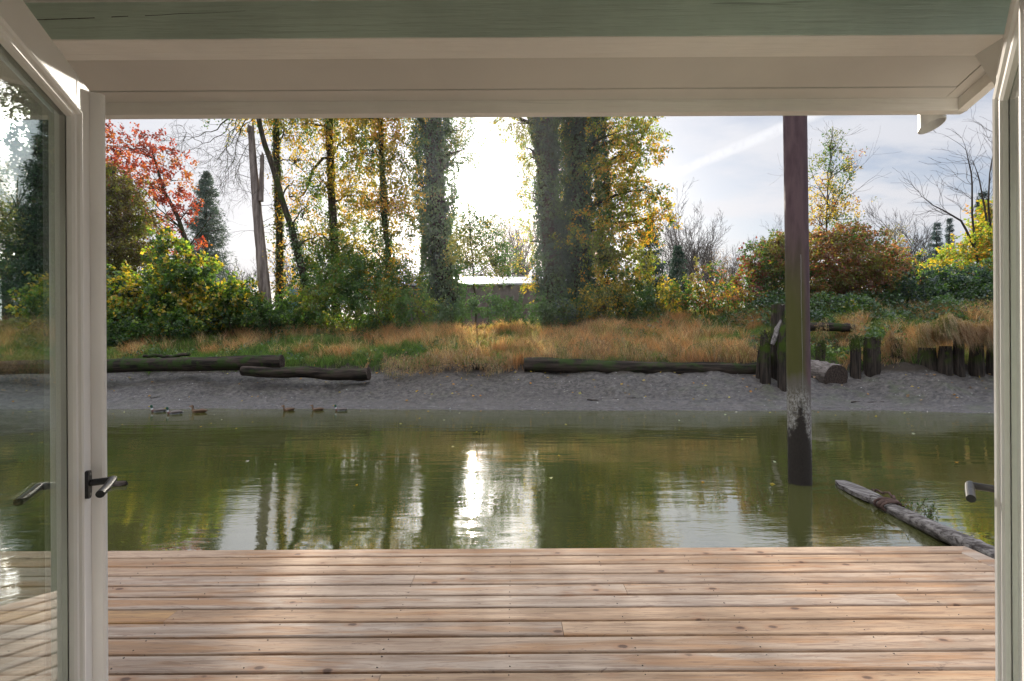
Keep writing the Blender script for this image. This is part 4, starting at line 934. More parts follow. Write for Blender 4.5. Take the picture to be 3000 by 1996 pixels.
far_tree('distant tree top just showing above the rust bush at the pile', 2255, 690, 66, 60, 209, True, FB, [1, 2, 1])
far_tree('grey hazy tree low behind the conifer and the broken trunk', 700, 770, 62, 60, 210, True, [BLG, OLIVE, (.14, .10, .08)], [2, 1, 2])
far_tree('hazy leafless tree seen between the slim trunks', 860, 740, 66, 60, 211, False, FB, [1, 1, 1])
far_tree('dark leafy distant tree behind the olive tree on the left', 230, 560, 30, 110, 212, True, [GREEN, OLIVE, DKG], [2, 1, 1], dens=1.2, lps=16)
far_tree('leafy distant tree seen only through the left door glass, beyond its edge', 20, 480, 44, 120, 213, True, [GREEN, OLIVE, DKG], [2, 1, 1], dens=1.2, lps=16)

# ---- low building and blue panel behind the trees
bl = thing('shed', 'long low brown shed with bright metal roof glaring in the sun', 'shed', tuple(P(1340, 880, 46)))
X0, X1 = P(1085, 830, 46)[0], P(1700, 830, 46)[0]; zr, ze = P(1400, 818, 50)[2], P(1400, 834, 46)[2]; g = float(gh(0, 47)) - .3
b = MB(); b.box((X0 + .3, 46.4, g), (X1 - .3, 57.6, ze - .02)); b.build('wall', M['brownwall'], bl)
b = MB()
def gable(b, y0, ym, y1):
    v = [(X0, y0, ze), (X1, y0, ze), (X1, ym, zr + .35), (X0, ym, zr + .35), (X0, y0, ze + .12), (X1, y0, ze + .12), (X1, ym, zr + .47), (X0, ym, zr + .47), (X0, y1, ze), (X1, y1, ze), (X0, y1, ze + .12), (X1, y1, ze + .12)]
    b.add(v, [(0, 3, 2, 1), (4, 5, 6, 7), (0, 1, 5, 4), (1, 2, 6, 5), (0, 4, 7, 3), (3, 8, 9, 2), (7, 6, 11, 10), (8, 10, 11, 9), (2, 9, 11, 6), (3, 7, 10, 8)])
gable(b, 46, 52, 58)
for xx in np.arange(X0 + .3, X1, .6): b.prism([(0, 0), (.05, 0), (.035, .03), (.015, .03)], (xx, 46, ze + .121), (xx, 52, zr + .471), (1, 0, 0), (0, 0, 1))
b.build('roof', M['roofmetal'], bl)
b = MB()
for px in (1400, 1480, 1560): q = P(px, 860, 46.35); b.box((q[0] - 1.2, 46.33, g), (q[0] + .9, 46.38, ze - .7))
b.build('sliding_door', M['brownwall'], bl)
q = P(882, 873, 33); t = thing('utility_trailer', 'small pale blue box trailer glimpsed between trunk bases', 'trailer', (q[0], 33, float(gh(q[0], 33))))
gq = float(gh(q[0], 33)); b = MB(); b.box((q[0] - .9, 33, gq + .55), (q[0] + .9, 35.5, q[2] + .55)); bd = b.build('body', M['blue'], t)
b = MB(); b.box((q[0] - .94, 32.97, q[2] - .02), (q[0] + .94, 35.53, q[2] + .06)); b.build('trim', M['cream'], bd)
for sx in (-.8, .8):
    b = MB(); b.tube([(q[0] + sx - .1, 34, gq + .32), (q[0] + sx + .1, 34, gq + .32)], .32, 18); b.build('wheel', M['black'], t)

# ------------------------------------------------------------------ bank: grass, ground cover, fallen leaves
def tshore(x, y): return y - np.interp(x, SX, SY)
def blades(mb, x, y, h, lean, wid, col, rg, curl=.6, zoff=0.0):
    n = len(x); z = gh(x, y) + zoff; p = np.stack([x, y, z], 1)
    a = rg.random(n) * 6.283; l = np.stack([np.cos(a), np.sin(a), np.zeros(n)], 1) * lean[:, None] + np.array([0, -.25, 0]) * lean[:, None]
    side = np.stack([-np.sin(a + 1.2), np.cos(a + 1.2), np.zeros(n)], 1) * wid[:, None]; up = np.array([0, 0, 1.0])
    m_ = p + up * (h * .6)[:, None] + l * (h * .35)[:, None]; tp = p + up * (h * (1 - .45 * curl * lean))[:, None] + l * (h * 1.0)[:, None]
    v = np.stack([p - side, p + side, m_ + side * .7, m_ - side * .7, tp], 1).reshape(-1, 3); i = np.arange(n)[:, None] * 5
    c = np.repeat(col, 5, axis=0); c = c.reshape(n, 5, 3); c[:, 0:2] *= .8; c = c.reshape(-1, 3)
    mb.add(v, i + np.array([[0, 1, 2, 3]]), c); mb.add(np.zeros((0, 3)), i[:0, :1] + np.zeros((0, 3), int), np.zeros((0, 3))) if False else None
    mb.f.setdefault(3, []).append(i + np.array([[3, 2, 4]]) + (mb.n - len(v)))
def tufts(n_t, per, rg, tmin, tmax, xr=(-25, 25)):
    x = rg.uniform(xr[0], xr[1], n_t); t = rg.uniform(tmin, tmax, n_t); y = np.interp(x, SX, SY) + t
    s = rg.uniform(.03, .12, n_t)
    X = np.repeat(x, per) + rg.normal(size=n_t * per) * np.repeat(s, per); Y = np.repeat(y, per) + rg.normal(size=n_t * per) * np.repeat(s, per)
    return X, Y, np.repeat(rg.random(n_t), per), np.repeat(x, per), np.repeat(y, per)
rg = rr(301)
X, Y, q, tx, ty = tufts(19000, 16, rg, 3.25, 9.2)
T = tshore(tx, ty); nz = vnoise(tx * .55, ty * .75, 2.0, 3); nz2 = vnoise(tx * 1.6, ty * 2.0, 8.0, 2)
cent = np.exp(-((tx - 4) / 9.5) ** 2) + .35 * np.exp(-((tx - 17) / 3.5) ** 2)   # dry grass stands thickest on the middle of the bank
dry = ((nz - .5) * 1.1 + (nz2 - .5) * 1.0 + .5 + .22 * cent + .06 * np.clip((T - 4.4) / 3, -1, 1) - .20 * np.clip((-2 - tx) / 3, 0, 1) * (T < 7) - .16 * np.clip((4.9 - T) / 1.2, 0, 1) - .26 * np.clip((tx - 7.5) / 2, 0, 1) * np.clip((T - 5.6) / 1.0, 0, 1) + .2 * (q - .5)) > .55
gg = ~dry
def sub(m): return X[m], Y[m]
ppx = tx / ty * 1500 + 1500; low = np.where((ppx > 2190) & (ppx < 2660) & (T < 6.0), .42, 1.0)
leanf = .6 + 1.1 * vnoise(tx * 1.3, ty * 1.3, 21.0, 2) ** 2 * 2
n = int(dry.sum()); x_, y_ = sub(dry)
b = MB(); colr = palette(n, [(.56, .36, .18), (.50, .27, .12), (.64, .47, .27), (.30, .17, .08), (.30, .32, .09)], [2.0, 3.0, 1.5, 1.3, 1.3], np.stack([x_, y_, x_ * 0], 1), 1.6, .28, rg)
colr = colr * (.55 + .8 * rg.permutation(1) * 0 + .85 * q[dry])[:, None]
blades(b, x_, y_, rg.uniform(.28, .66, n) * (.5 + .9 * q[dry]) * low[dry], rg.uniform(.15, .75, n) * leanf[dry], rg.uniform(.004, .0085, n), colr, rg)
m_ = 2600; sx = rg.uniform(-19, 17, m_); sy = np.interp(sx, SX, SY) + rg.uniform(4.6, 8.8, m_); kk = (vnoise(sx * .6, sy * .6, 5.0, 2) > .5) & ~((sx / sy * 1500 + 1500 > 2190) & (sx / sy * 1500 + 1500 < 2660)); sx, sy = sx[kk], sy[kk]; m_ = len(sx)
blades(b, sx, sy, rg.uniform(.6, 1.05, m_), rg.uniform(.05, .35, m_), rg.uniform(.003, .006, m_), palette(m_, [(.60, .44, .26), (.45, .28, .15), (.30, .18, .10)], [2, 2, 1], None, 1, .25, rg), rg)
struct(b.build('dry_grass', M['grass']), 'stuff', 'tall tan dry grass covering the far river bank', 'grass')
n = int(gg.sum()); x_, y_ = sub(gg)
b = MB(); colr = palette(n, [(.10, .19, .04), (.17, .27, .06), (.07, .13, .03), (.28, .33, .10), (.40, .34, .14)], [2.4, 2.6, 1.6, 1.8, 1.2], np.stack([x_, y_, x_ * 0], 1), 1.6, .28, rg)
colr = colr * (.6 + .75 * q[gg])[:, None]
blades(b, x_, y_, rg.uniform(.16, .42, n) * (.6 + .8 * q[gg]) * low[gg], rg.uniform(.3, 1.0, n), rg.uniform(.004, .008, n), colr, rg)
struct(b.build('green_grass', M['grass']), 'stuff', 'short green grass on the lower and left part of the far bank', 'grass')
# leafy ground cover on and behind the crest
rg = rr(303); n = 150000; x = rg.uniform(-27, 27, n); y = np.interp(x, SX, SY) + rg.uniform(6.4, 13, n); T = tshore(x, y)
hgt = np.clip(vnoise(x * .9, y * .9, 4, 3) - .22, 0, 1) * np.where((x > -4.2) & (x < 1.4), .7, 2.3) * np.clip((T - 6.2) / 2, 0, 1); keep = rg.random(n) < np.clip((T - 6.4) / 2.2 + (vnoise(x, y, 9, 2) - .5) * 2, 0, 1)
p = np.stack([x, y, gh(x, y) + hgt * rg.random(n) ** .4 + .03], 1)[keep]; n = len(p)
b = MB(); leaf_quads(b, p, rg.normal(size=(n, 3)) + np.array([0, -.3, -.2]), .12 * rg.uniform(.6, 1.3, n), palette(n, [DKG, GREEN, MID, BLG, LIME, YEL], [2, 3, 2, 1, .7, .35], p, .9, .3, rg), .8, rg, flat=np.array([0, -.5, .8]))
struct(b.build('ground_cover', M['ivy']), 'stuff', 'low bramble and ivy ground cover along the top of the bank', 'ground cover')
# green patches of low weeds on the slope
n = 26000; x = rg.uniform(-24, 22, n); y = np.interp(x, SX, SY) + rg.uniform(3.6, 8.5, n); k = vnoise(x * 1.1, y * 1.3, 12, 2) > (.62 - .14 * (x < -6) - .16 * (x > 12)); x, y = x[k], y[k]; n = len(x)
p = np.stack([x, y, gh(x, y) + .05 + rg.random(n) * .33], 1); b = MB(); leaf_quads(b, p, rg.normal(size=(n, 3)), .10 * rg.uniform(.6, 1.3, n), palette(n, [GREEN, MID, LIME, DKG], [3, 2, 1, 1], p, 1, .3, rg), .8, rg, flat=np.array([0, -.5, .8]))
struct(b.build('weeds', M['ivy']), 'stuff', 'green weed patches among the bank grass', 'weeds')
# fallen yellow leaves
n = 420; x = np.concatenate([rg.normal(-1.2, 3.2, n // 2), rg.uniform(-18, 18, n // 2)]); y = np.interp(x, SX, SY) + np.concatenate([rg.normal(3.4, .35, n // 2), rg.uniform(.6, 4.6, n // 2)])
p = np.stack([x, y, gh(x, y) + .03 + .12 * (tshore(x, y) > 3.3)], 1); b = MB(); ax = rg.normal(size=(n, 3)) * np.array([1, 1, .2])
leaf_quads(b, p, ax, rg.uniform(.07, .13, n), palette(n, [YEL, GOLD, (.5, .42, .1), (.32, .2, .1)], [2, 2, 1, 2], None, 1, .2, rg), .85, rg, flat=np.array([0, -.6, 1.6]))
struct(b.build('fallen_leaves', M['leaf']), 'stuff', 'yellow fallen leaves scattered along the foot of the bank', 'leaves')
n = 60; x = rg.uniform(-14, 12, n); y = np.interp(x, SX, SY) - rg.random(n) ** 2 * 9 - .3; p = np.stack([x, y, np.full(n, -1.994)], 1); b = MB(); ax = rg.normal(size=(n, 3)) * np.array([1, 1, .02])
leaf_quads(b, p, ax, rg.uniform(.04, .09, n), palette(n, [YEL, GOLD, (.5, .45, .2), (.6, .6, .58)], [2, 1, 1, 2], None, 1, .2, rg), .8, rg, flat=np.array([0, 0, 6.0]))
struct(b.build('floating_leaves', M['leaf']), 'stuff', 'small leaves and foam specks drifting on the river', 'leaves')
# mud clods, shells and small debris at the water's edge
n = 2600; x = rg.uniform(-17, 16, n); y = np.interp(x, SX, SY) + rg.uniform(.03, 3.2, n) ; z = gh(x, y); b = MB()
s = rg.uniform(.008, .028, n); base_ = np.array([(1, 0, 0), (0, 1, 0), (-1, 0, 0), (0, -1, 0), (0, 0, .7)])
v = np.stack([x, y, z], 1)[:, None, :] + base_[None] * s[:, None, None] * rg.uniform(.5, 1.5, (n, 5, 3)); i = np.arange(n)[:, None] * 5
b.add(v.reshape(-1, 3), i + np.array([[0, 1, 4]]), np.repeat(palette(n, [(.3, .28, .26), (.1, .09, .085), (.5, .48, .45)], [2, 3, .7], None, 1, .3, rg), 5, axis=0))
for tri in ([1, 2, 4], [2, 3, 4], [3, 0, 4]): b.f[3].append(i + np.array([tri]))
struct(b.build('pebbles', M['vc']), 'stuff', 'small stones and shell bits on the grey mud', 'pebbles')

# ------------------------------------------------------------------ logs, pilings, driftwood
def on_ground(px, py, D, up=0.0):
    q = P(px, py, D); q[2] = float(gh(q[0], q[1])) + up; return q
def log(name, label, a, b_, r0, r1, m, seed, group=None, cap='cut_end', bend=.02, cat='log'):
    rg = rr(seed); t = thing(name, label, cat, tuple((np.array(a) + b_) / 2 - np.array([0, 0, (r0 + r1) / 2])), group)
    n = 18; q = wander(a, b_, n, bend, rg); rad = np.linspace(r0, r1, n) * rg.uniform(.97, 1.03, n); b = MB(); b.tube(q, rad, 20, jit=.05, rg=rg, cap=False); b.build('trunk', M[m], t, smooth=True)
    for (e, k, r) in ((q[0], q[0] - q[1], rad[0]), (q[-1], q[-1] - q[-2], rad[-1])):
        b = MB(); d = unit(k); b.tube([e - d * .02, e + d * .004, e + d * .012], [r * .99, r * .985, r * .9], 20, jit=.01, rg=rg); b.build(cap, M['snagd'], t)
    return t
M['snagd'] = m_bark('dark_end_grain', (0.03, 0.022, 0.018), (0.10, 0.075, 0.06), None, None, (22, 22, 22), .02)
GL = 'logs lying along the mud'
def LP(px, py, D): return P(px, py, D)
log('fallen_log', 'long mossy log at the left, running out of view behind the left door', LP(-60, 1078, 19.6), LP(826, 1060, 19.3), .26, .27, 'log', 401, GL)
log('fallen_log', 'shorter dark log lying in front of the long left log', LP(712, 1087, 18.7), LP(1080, 1096, 18.5), .18, .235, 'log', 402, GL)
log('fallen_log', 'long straight log on the right running to the pilings', LP(1536, 1069, 19.2), LP(2215, 1083, 18.9), .28, .24, 'log', 403, GL)
log('log_stub', 'short brown log piece half buried in the bank between the long logs', LP(1384, 1073, 19.4), LP(1424, 1072, 19.5), .12, .12, 'log', 404, None, cat='log')
log('sawn_log', 'thick bleached sawn log with its end facing the water, behind the steel pile', LP(2322, 1082, 19.9), LP(2450, 1108, 17.9), .45, .49, 'sawn', 405, None, bend=.01)
log('old_log', 'dark horizontal log resting high on the bank right of the steel pile', LP(2300, 964, 20.9), LP(2498, 961, 20.8), .19, .17, 'log', 406, None)
log('half_buried_log', 'low mossy log sunk in the grass above the long left log', LP(420, 1043, 20.2), LP(556, 1039, 20.4), .06, .07, 'log', 407, None)
GS = 'sticks on the mud'
for k, (x0, y0, x1, y1, D_, r, lb) in enumerate(((1720, 1168, 1862, 1172, 16.9, .028, 'long thin branch lying on the mud below the right log'), (2494, 1176, 2590, 1179, 16.3, .022, 'short pale stick on the mud near the sawn log'), (440, 1113, 472, 1128, 18.0, .012, 'small thin twig on the mud at the left'))):
    a = on_ground(x0, y0, D_, .02); c = on_ground(x1, y1, D_, .02); b = MB(); rg = rr(500 + k); b.tube(wander(a, c, 9, .02, rg), np.linspace(r, r * .6, 9), 6, jit=.1, rg=rg); tag(b.build('stick', M['twig'], smooth=True), lb, 'stick', GS)

def piling(label, pxl, pxr, ptop, pbot, D, seed, jag=.18, lean=(0, 0), group='old wooden pilings beside the sawn log', flat=False, moss=True):
    rg = rr(seed); top = P((pxl + pxr) / 2, ptop, D); bot = P((pxl + pxr) / 2, pbot, D); r = (pxr - pxl) / 2 / F_PX * D; bot[0] += lean[0]; bot[1] += lean[1]
    bot[2] = min(bot[2], float(gh(bot[0], bot[1]))) - .3
    n = 12; sd = 14; tt = np.linspace(0, 1, n); th = np.linspace(0, 2 * np.pi, sd, endpoint=False); prof = 1 + rg.uniform(-.12, .12, sd); v = []
    jz = -np.abs(rg.normal(size=sd)) * jag * (.2 if flat else 1)
    for i, s in enumerate(tt):
        c = bot + (top - bot) * s; rad = r * (1.08 - .1 * s) * prof * rg.uniform(.96, 1.04, sd)
        if s > .7 and not flat: rad = rad * (1 - .62 * ((s - .7) / .3) ** 1.5); c = c + np.array([r * .45 * math.sin(seed), r * .3 * math.cos(seed), 0]) * ((s - .7) / .3)
        for j in range(sd): v.append((c[0] + rad[j] * math.cos(th[j]), c[1] + rad[j] * math.sin(th[j]), c[2] + (jz[j] if i == n - 1 else 0)))
    t = thing('wood_piling', label, 'piling', tuple(bot), group); b = MB(); ii_ = np.arange(n - 1)[:, None] * sd; j = np.arange(sd)[None]; j2 = (j + 1) % sd
    b.add(v, np.stack([ii_ + j, ii_ + j2, ii_ + sd + j2, ii_ + sd + j], -1).reshape(-1, 4)); v = np.array(v); ctr = v[-sd:].mean(0) - np.array([0, 0, .05 if flat else .12]); b.add(np.vstack([v[-sd:], ctr]), [(k, (k + 1) % sd, sd) for k in range(sd)])
    b.build('post', M['piling'], t)
    if moss:   # moss cap: tiny leaf clumps
        m = 320; a = rg.random(m) * 6.283; hh = rg.random(m) ** 1.6; p = top + np.stack([np.cos(a) * r * 1.02, np.sin(a) * r * 1.02, -hh * .55 + rg.uniform(-.05, .03, m) - (0 if flat else .08)], 1)
        b = MB(); leaf_quads(b, p, rg.normal(size=(m, 3)) + np.array([0, 0, -.4]), .055 * rg.uniform(.5, 1.2, m), palette(m, [(.06, .085, .015), (.10, .12, .02), (.04, .05, .015)], [1, 1, 1], None, 1, .3, rg), .8, rg); b.build('moss', M['grass'], t)
D = 17.9
piling('leftmost leaning piling with a thin base, in the tall cluster', 2222, 2244, 1010, 1118, 18.4, 601, lean=(-.12, 0))
piling('pointed mossy piling second from left in the tall cluster', 2230, 2256, 965, 1130, 18.0, 602, jag=.35)
piling('mossy broken piling in the middle of the tall cluster', 2254, 2274, 962, 1120, 18.5, 603, jag=.35)
piling('tallest square topped piling at the back of the tall cluster', 2262, 2297, 890, 1110, 18.3, 604, flat=True, moss=False)
piling('dark piling of the tall cluster touching the steel pile outline', 2279, 2308, 925, 1135, 17.7, 605, jag=.2, moss=False)
piling('short mossy piling just right of the steel pile', 2391, 2417, 993, 1085, 19.3, 606)
piling('round topped mossy piling behind the end of the sawn log', 2493, 2521, 976, 1105, 18.2, 607)
piling('widest flat topped piling right of the sawn log', 2535, 2575, 986, 1095, 18.2, 608, flat=True)
piling('slim round topped piling, last one before the overhanging grass', 2611, 2640, 986, 1088, 18.4, 609)
# slanting grey plank in the cluster
b = MB(); rg = rr(610); a, c = P(2262, 1010, 17.75), P(2288, 938, 17.85); b.tube(wander(a, c, 7, .015, rg), [.07, .09, .10, .10, .09, .07, .03], 8, jit=.2, rg=rg); tag(b.build('broken_plank', M['drift']), 'grey weathered slanting wood piece wedged in the tall piling cluster', 'plank')
# stump and dark bulkhead under the overhanging grass
def bulk(label, pxs, D, seed, name, cat):
    rg = rr(seed); t = thing(name, label, cat, tuple(on_ground(pxs[0], 1080, D))); b = MB()
    for (x0, x1, yt) in pxs[1:]:
        yt += rg.uniform(-4, 16); x0 += rg.uniform(-2, 6)
        q0, q1 = P(x0, yt, D), P(x1, yt, D); zb = float(gh(q0[0], D)) - .3; n = 10; xx = np.linspace(q0[0], q1[0], n)
        b.tube([((q0[0] + q1[0]) / 2, D, zb), ((q0[0] + q1[0]) / 2, D + .02, (zb + q0[2]) / 2), ((q0[0] + q1[0]) / 2, D, q0[2])], [(q1[0] - q0[0]) * .52, (q1[0] - q0[0]) * .5, (q1[0] - q0[0]) * .42], 14, jit=.1, rg=rg)
    b.build('timbers', M['piling'], t); return t
bulk('fat dark stump capped with hanging grass', [2715, (2690, 2740, 1005)], 18.0, 620, 'tree_stump', 'stump')
bulk('dark rotting timber bulkhead at the right under overhanging dry grass', [2830, (2750, 2788, 1008), (2796, 2824, 996), (2846, 2880, 1004), (2890, 2914, 992), (2936, 2976, 1008)], 17.6, 621, 'timber_bulkhead', 'bulkhead')
# overhanging grass over the bulkhead and at log edges
rg = rr(623); b = MB(); 
for (x0, x1, py, D_, n, h) in ((2680, 2760, 992, 17.85, 1500, .42), (2745, 3010, 985, 17.55, 4200, .5), (2580, 2700, 1040, 18.6, 1200, .35), (1120, 1500, 1075, 19.1, 2200, .22), (1540, 2220, 1052, 19.55, 2600, .3), (2385, 2425, 990, 19.3, 160, .12), (2490, 2525, 974, 18.2, 220, .15)):
    px = rg.uniform(x0, x1, n); wv = (vnoise(px * .035, px * 0, 3.0, 3) - .5) * 70; p = np.stack([P(a, py + w + rg.uniform(-44, 14), D_ + rg.uniform(-.35, .5)) for a, w in zip(px, wv)]); a = rg.random(n) * 6.283
    o = np.stack([np.cos(a) * .25, -np.abs(np.sin(a)) * .45 - .1, np.zeros(n)], 1) * (h * 1.0); hh = h * rg.uniform(.3, 1.3, n) * (.4 + 1.2 * vnoise(px * .06, px * 0, 8.0, 2))
    side = np.stack([np.ones(n), np.zeros(n), np.zeros(n)], 1) * rg.uniform(.004, .008, n)[:, None]; up = np.array([0, 0, 1.0])
    v = np.stack([p - side, p + side, p + o + up * (hh * .25)[:, None] + side, p + o + up * (hh * .25)[:, None] - side, p + o * 1.7 - up * (hh * .7)[:, None]], 1).reshape(-1, 3); i = np.arange(n)[:, None] * 5
    col_ = palette(n, [(.36, .22, .11), (.30, .18, .08), (.42, .30, .17), (.16, .17, .05), (.10, .13, .03)], [2, 2, 1.5, 1.2, 1], p, 1.5, .3, rg)
    b.add(v, i + np.array([[0, 1, 2, 3]]), np.repeat(col_, 5, axis=0)); b.f.setdefault(3, []).append(i + np.array([[3, 2, 4]]) + (b.n - len(v)))
struct(b.build('overhanging_grass', M['grass']), 'stuff', 'dry grass hanging over the bank edge and timber bulkhead', 'grass')

# steel pile
b0 = P(2344, 1415, 7.44); t1 = P(2329, 345, 7.44); axis_ = (t1 - b0); btm = b0 - axis_ * .25; topp = b0 + axis_ * 1.25
t = thing('steel_pile', 'rust brown round steel mooring pile rising from the river', 'pile', (b0[0], b0[1], -2.0))
b = MB(); s = np.linspace(0, 1, 40)[:, None]; b.tube(btm + (topp - btm) * s, .155, 40); b.build('shaft', M['pile'], t, smooth=True)
b = MB(); sd = unit(axis_)
for zz in (-.62, ): c = b0 + axis_ * ((zz + 2) / axis_[2]); b.tube([c - sd * .006, c + sd * .006], .1575, 40)
b.build('weld_seam', M['pile'], t)
b = MB(); ang = -1.76; off = np.array([math.cos(ang), math.sin(ang), 0]) * .155; k0, k1 = b0 + axis_ * .2, b0 + axis_ * .62; 
pp = wander(k0, k1, 30, .0012, rr(3)) + off; b.tube(pp, .0022, 5); b.build('seam_line', M['steel'], t)

# driftwood beam in the water with rope and weeds
t = thing('driftwood_beam', 'long grey driftwood plank floating diagonally beside the deck corner', 'driftwood', tuple(P(2700, 1530, 5.9)))
rg = rr(701)
def wz(px, py, z=-1.96): q = P(px, py, 1.0); s_ = z / q[2]; return q * s_
A, B1, C1, E1 = wz(2462, 1410), wz(2600, 1478, -1.93), wz(2780, 1560, -1.88), wz(3020, 1665, -1.80)
path = np.array([A + (B1 - A) * k / 5 for k in range(5)]); d_ = unit(B1 - A); sd_ = unit(np.cross(d_, [0, 0, 1.0])); b = MB(); n = len(path)
v = []; w_ = [.07, .125, .13, .13, .11]; 
for i, c in enumerate(path):
    for (u_, h_) in ((-1, -.04), (1, -.04), (1, .012), (-1, .012)): v.append(c + sd_ * u_ * w_[i] + np.array([0, 0, h_ + rg.uniform(-.004, .004)]))
f = []
for i in range(n - 1):
    for j in range(4): f.append((i * 4 + j, (i + 1) * 4 + j, (i + 1) * 4 + (j + 1) % 4, i * 4 + (j + 1) % 4))
f += [(3, 2, 1, 0), ((n - 1) * 4, (n - 1) * 4 + 1, (n - 1) * 4 + 2, (n - 1) * 4 + 3)]; b.add(v, f)
b.build('plank', M['beamwood'], t)
b = MB(); pts = np.array([path[-1] - d_ * .10] + [B1 + (C1 - B1) * k for k in (0, .5, 1)] + [C1 + (E1 - C1) * k for k in (.3, .65, 1)]); s = np.linspace(0, len(pts) - 1, 26); q = np.stack([np.interp(s, range(len(pts)), pts[:, k]) for k in range(3)], 1)
q[:, 2] -= .035; b.tube(q, np.interp(s, [0, 2, 6], [.072, .078, .088]), 14, jit=.09, rg=rg)
for i in (9, 13, 17, 21): b.tube([q[i] + np.array([-.03, -.05, .03]), q[i] + np.array([-.05, -.10, .035])], [.024, .014], 7)
b.build('beam', M['beamwood'], t, smooth=True)
ro = thing('mooring_rope', 'dark frayed rope knotted round the driftwood beam', 'rope', tuple(B1)); b = MB()
for k in range(4):
    c = B1 + d_ * (.02 + .055 * k - .06); th_ = np.linspace(0, 2 * np.pi, 20); tl = rg.uniform(-.3, .3)
    b.tube([c + sd_ * math.cos(a) * .115 + np.array([0, 0, 1]) * math.sin(a) * .06 + d_ * math.cos(a) * .13 * tl for a in th_], .017, 7, jit=.12, rg=rg)
b.tube(wander(B1 - sd_ * .12 + np.array([0, 0, .03]), A + d_ * .45 - sd_ * .2, 12, .03, rg), .014, 6); b.build('coil', M['rope'], ro)
wd = thing('water_weed', 'small weeds growing from the driftwood next to the rope', 'weed', tuple(B1 + d_ * .3)); b = MB(); lb = MB()
for k in range(26):
    c = B1 + d_ * rg.uniform(.05, .75) + sd_ * -rg.uniform(.04, .11) + np.array([0, 0, .03]); e = c + np.array([rg.uniform(-.05, .1), rg.uniform(-.04, .08), rg.uniform(.03, .2)]); b.tube(wander(c, e, 4, .006, rg), .0022, 3)
    m = 9; p = c + (e - c) * rg.random((m, 1)); leaf_quads(lb, p, rg.normal(size=(m, 3)) + np.array([0, 0, .3]), .035 * rg.uniform(.6, 1.3, m), palette(m, [GREEN, MID, OLIVE], [1, 1, 1], None, 1, .2, rg), .4, rg)
b.build('stems', M['stem'], wd); lb.build('leaves', M['leaf'], wd)
# dark floating wood by the left door handle
a = wz(300, 1426, -1.985); c = wz(372, 1416, -1.975); t = thing('floating_wood', 'dark wet chunk of wood floating behind the left door handle', 'driftwood', tuple(a))
b = MB(); b.tube(wander(a + np.array([-.25, 0, 0]), c, 8, .015, rg), [.05, .07, .075, .07, .065, .07, .06, .035], 9, jit=.18, rg=rg); b.build('chunk', M['log'], t)

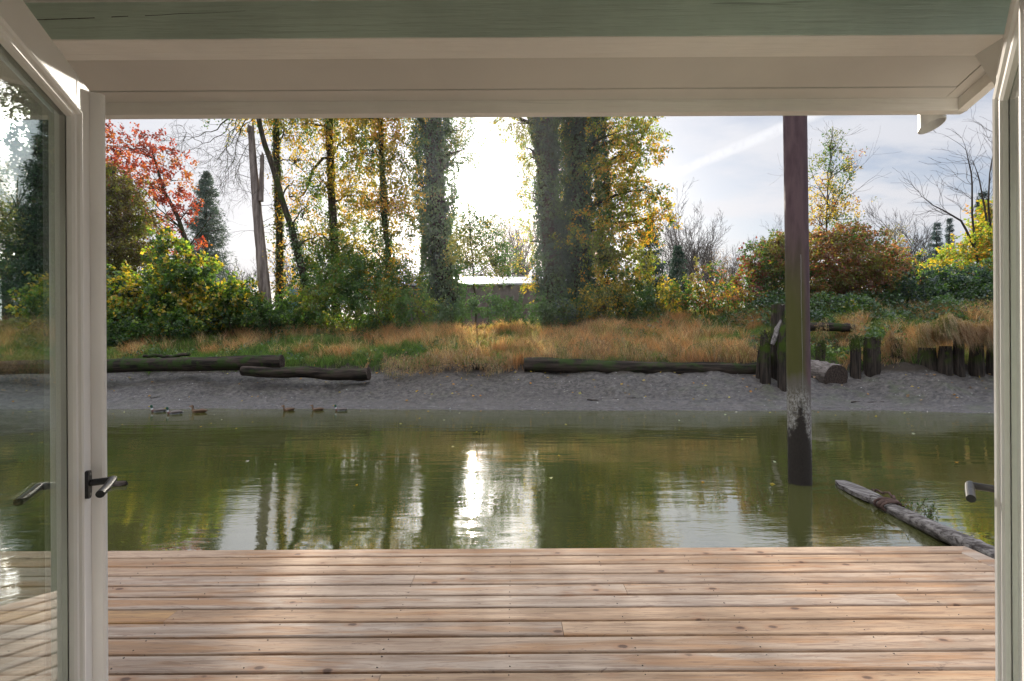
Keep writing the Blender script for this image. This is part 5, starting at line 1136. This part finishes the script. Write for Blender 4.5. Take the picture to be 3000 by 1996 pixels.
# ------------------------------------------------------------------ ducks
def duck(px, py, yaw, male, label, s=1.0, seed=1):
    """continuous body from tail to bill; local +x is forward"""
    o = wz(px, py, -2.0)
    spine = [(-.27, .065, .008, .02), (-.22, .055, .03, .045), (-.15, .035, .055, .085), (-.05, .02, .072, .105), (.06, .015, .075, .105), (.13, .03, .068, .085), (.165, .065, .045, .055), (.18, .11, .033, .035), (.185, .15, .030, .031), (.19, .185, .036, .034), (.20, .215, .036, .034), (.215, .235, .022, .022)]
    pts = []; 
    n = len(spine); sd = 14; th_ = np.linspace(0, 2 * np.pi, sd, endpoint=False); v = []; cols = []
    sx = np.array(spine); tng = np.gradient(sx[:, :2], axis=0)
    for i, (x, z, rz_, ry_) in enumerate(spine):
        tx_, tz_ = tng[i] / np.linalg.norm(tng[i])
        for a in th_:
            v.append((x - tz_ * math.sin(a) * rz_, math.cos(a) * ry_, z + tx_ * math.sin(a) * rz_))
            up_ = math.sin(a)
            if male:
                if i >= 9: c = (.006, .055, .028)
                elif i == 8: c = (.006, .05, .025)
                elif i == 7: c = (.6, .6, .58)
                elif i >= 5: c = (.09, .035, .02)
                elif i == 0: c = (.4, .4, .38)
                elif i == 1: c = (.01, .01, .012)
                else: c = (.20, .18, .165) if up_ > .55 else (.36, .36, .37)
            else:
                c = (.16, .09, .045) if (i + int(a * 3)) % 2 else (.085, .045, .022)
                if i >= 8: c = (.20, .125, .07) if up_ < .6 else (.07, .04, .022)
            cols.append(c)
    v = np.array(v); hd = np.array([math.cos(yaw), math.sin(yaw)])
    def xf(w): w = np.asarray(w, float) * s; return np.stack([o[0] + w[:, 0] * hd[0] - w[:, 1] * hd[1], o[1] + w[:, 0] * hd[1] + w[:, 1] * hd[0], o[2] + w[:, 2]], 1)
    t = thing('mallard_duck', label, 'duck', tuple(o), 'ducks swimming at the far waterline'); b = MB(); ii_ = np.arange(n - 1)[:, None] * sd; j = np.arange(sd)[None]; j2 = (j + 1) % sd
    b.add(xf(v), np.stack([ii_ + j, ii_ + sd + j, ii_ + sd + j2, ii_ + j2], -1).reshape(-1, 4), np.array(cols)); b.add(xf(v[:sd]), [tuple(range(sd))], cols[0]); b.add(xf(v[-sd:]), [tuple(range(sd))[::-1]], cols[-1]); b.build('body', M['vc'], t, smooth=True)
    b = MB(); bc = (.40, .30, .03) if male else (.25, .11, .03)
    b.tube(xf([(.215, 0, .205), (.25, 0, .197), (.285, 0, .192)]), [.016 * s, .014 * s, .010 * s], 8, bc); b.build('bill', M['vc'], t)
    for sg in (-1, 1):
        b = MB(); q = [(.10, sg * .085, .055), (.0, sg * .108, .065), (-.10, sg * .095, .07), (-.20, sg * .05, .072), (-.25, sg * .02, .07)]
        b.tube(xf(q), np.array([.02, .045, .042, .022, .006]) * s, 8, (.13, .105, .09) if male else (.11, .06, .03)); b.build('wing', M['vc'], t, smooth=True)
duck(463, 1207, math.radians(198), True, 'leftmost drake on the water, dark head turned left', .93)
duck(510, 1213, math.radians(202), True, 'second drake from the left, slightly nearer the camera', .93)
duck(582, 1209, math.radians(182), False, 'large brown hen right of the two left drakes', 1.0)
duck(845, 1204, math.radians(235), False, 'brown hen seen end on, middle of the ducks', .85)
duck(930, 1203, math.radians(190), False, 'brown hen just left of the last drake', .8)
duck(998, 1204, math.radians(186), True, 'rightmost drake with green head and pale grey flank', .85)

# ------------------------------------------------------------------ haze
HAZE = 0.00018
if HAZE:
    b = MB(); b.box((-160, -62, -6.5), (160, 190, 44)); m, N = mat('thin_morning_haze')
    pv = N.new('ShaderNodeVolumePrincipled'); N.set(pv, 'Color', (.92, .93, .96)); N.set(pv, 'Density', HAZE); N.set(pv, 'Anisotropy', .8); N.l.new(pv.outputs[0], N.out.inputs['Volume'])
    struct(b.build('haze', m), 'stuff', 'thin pale haze over the river', 'haze')
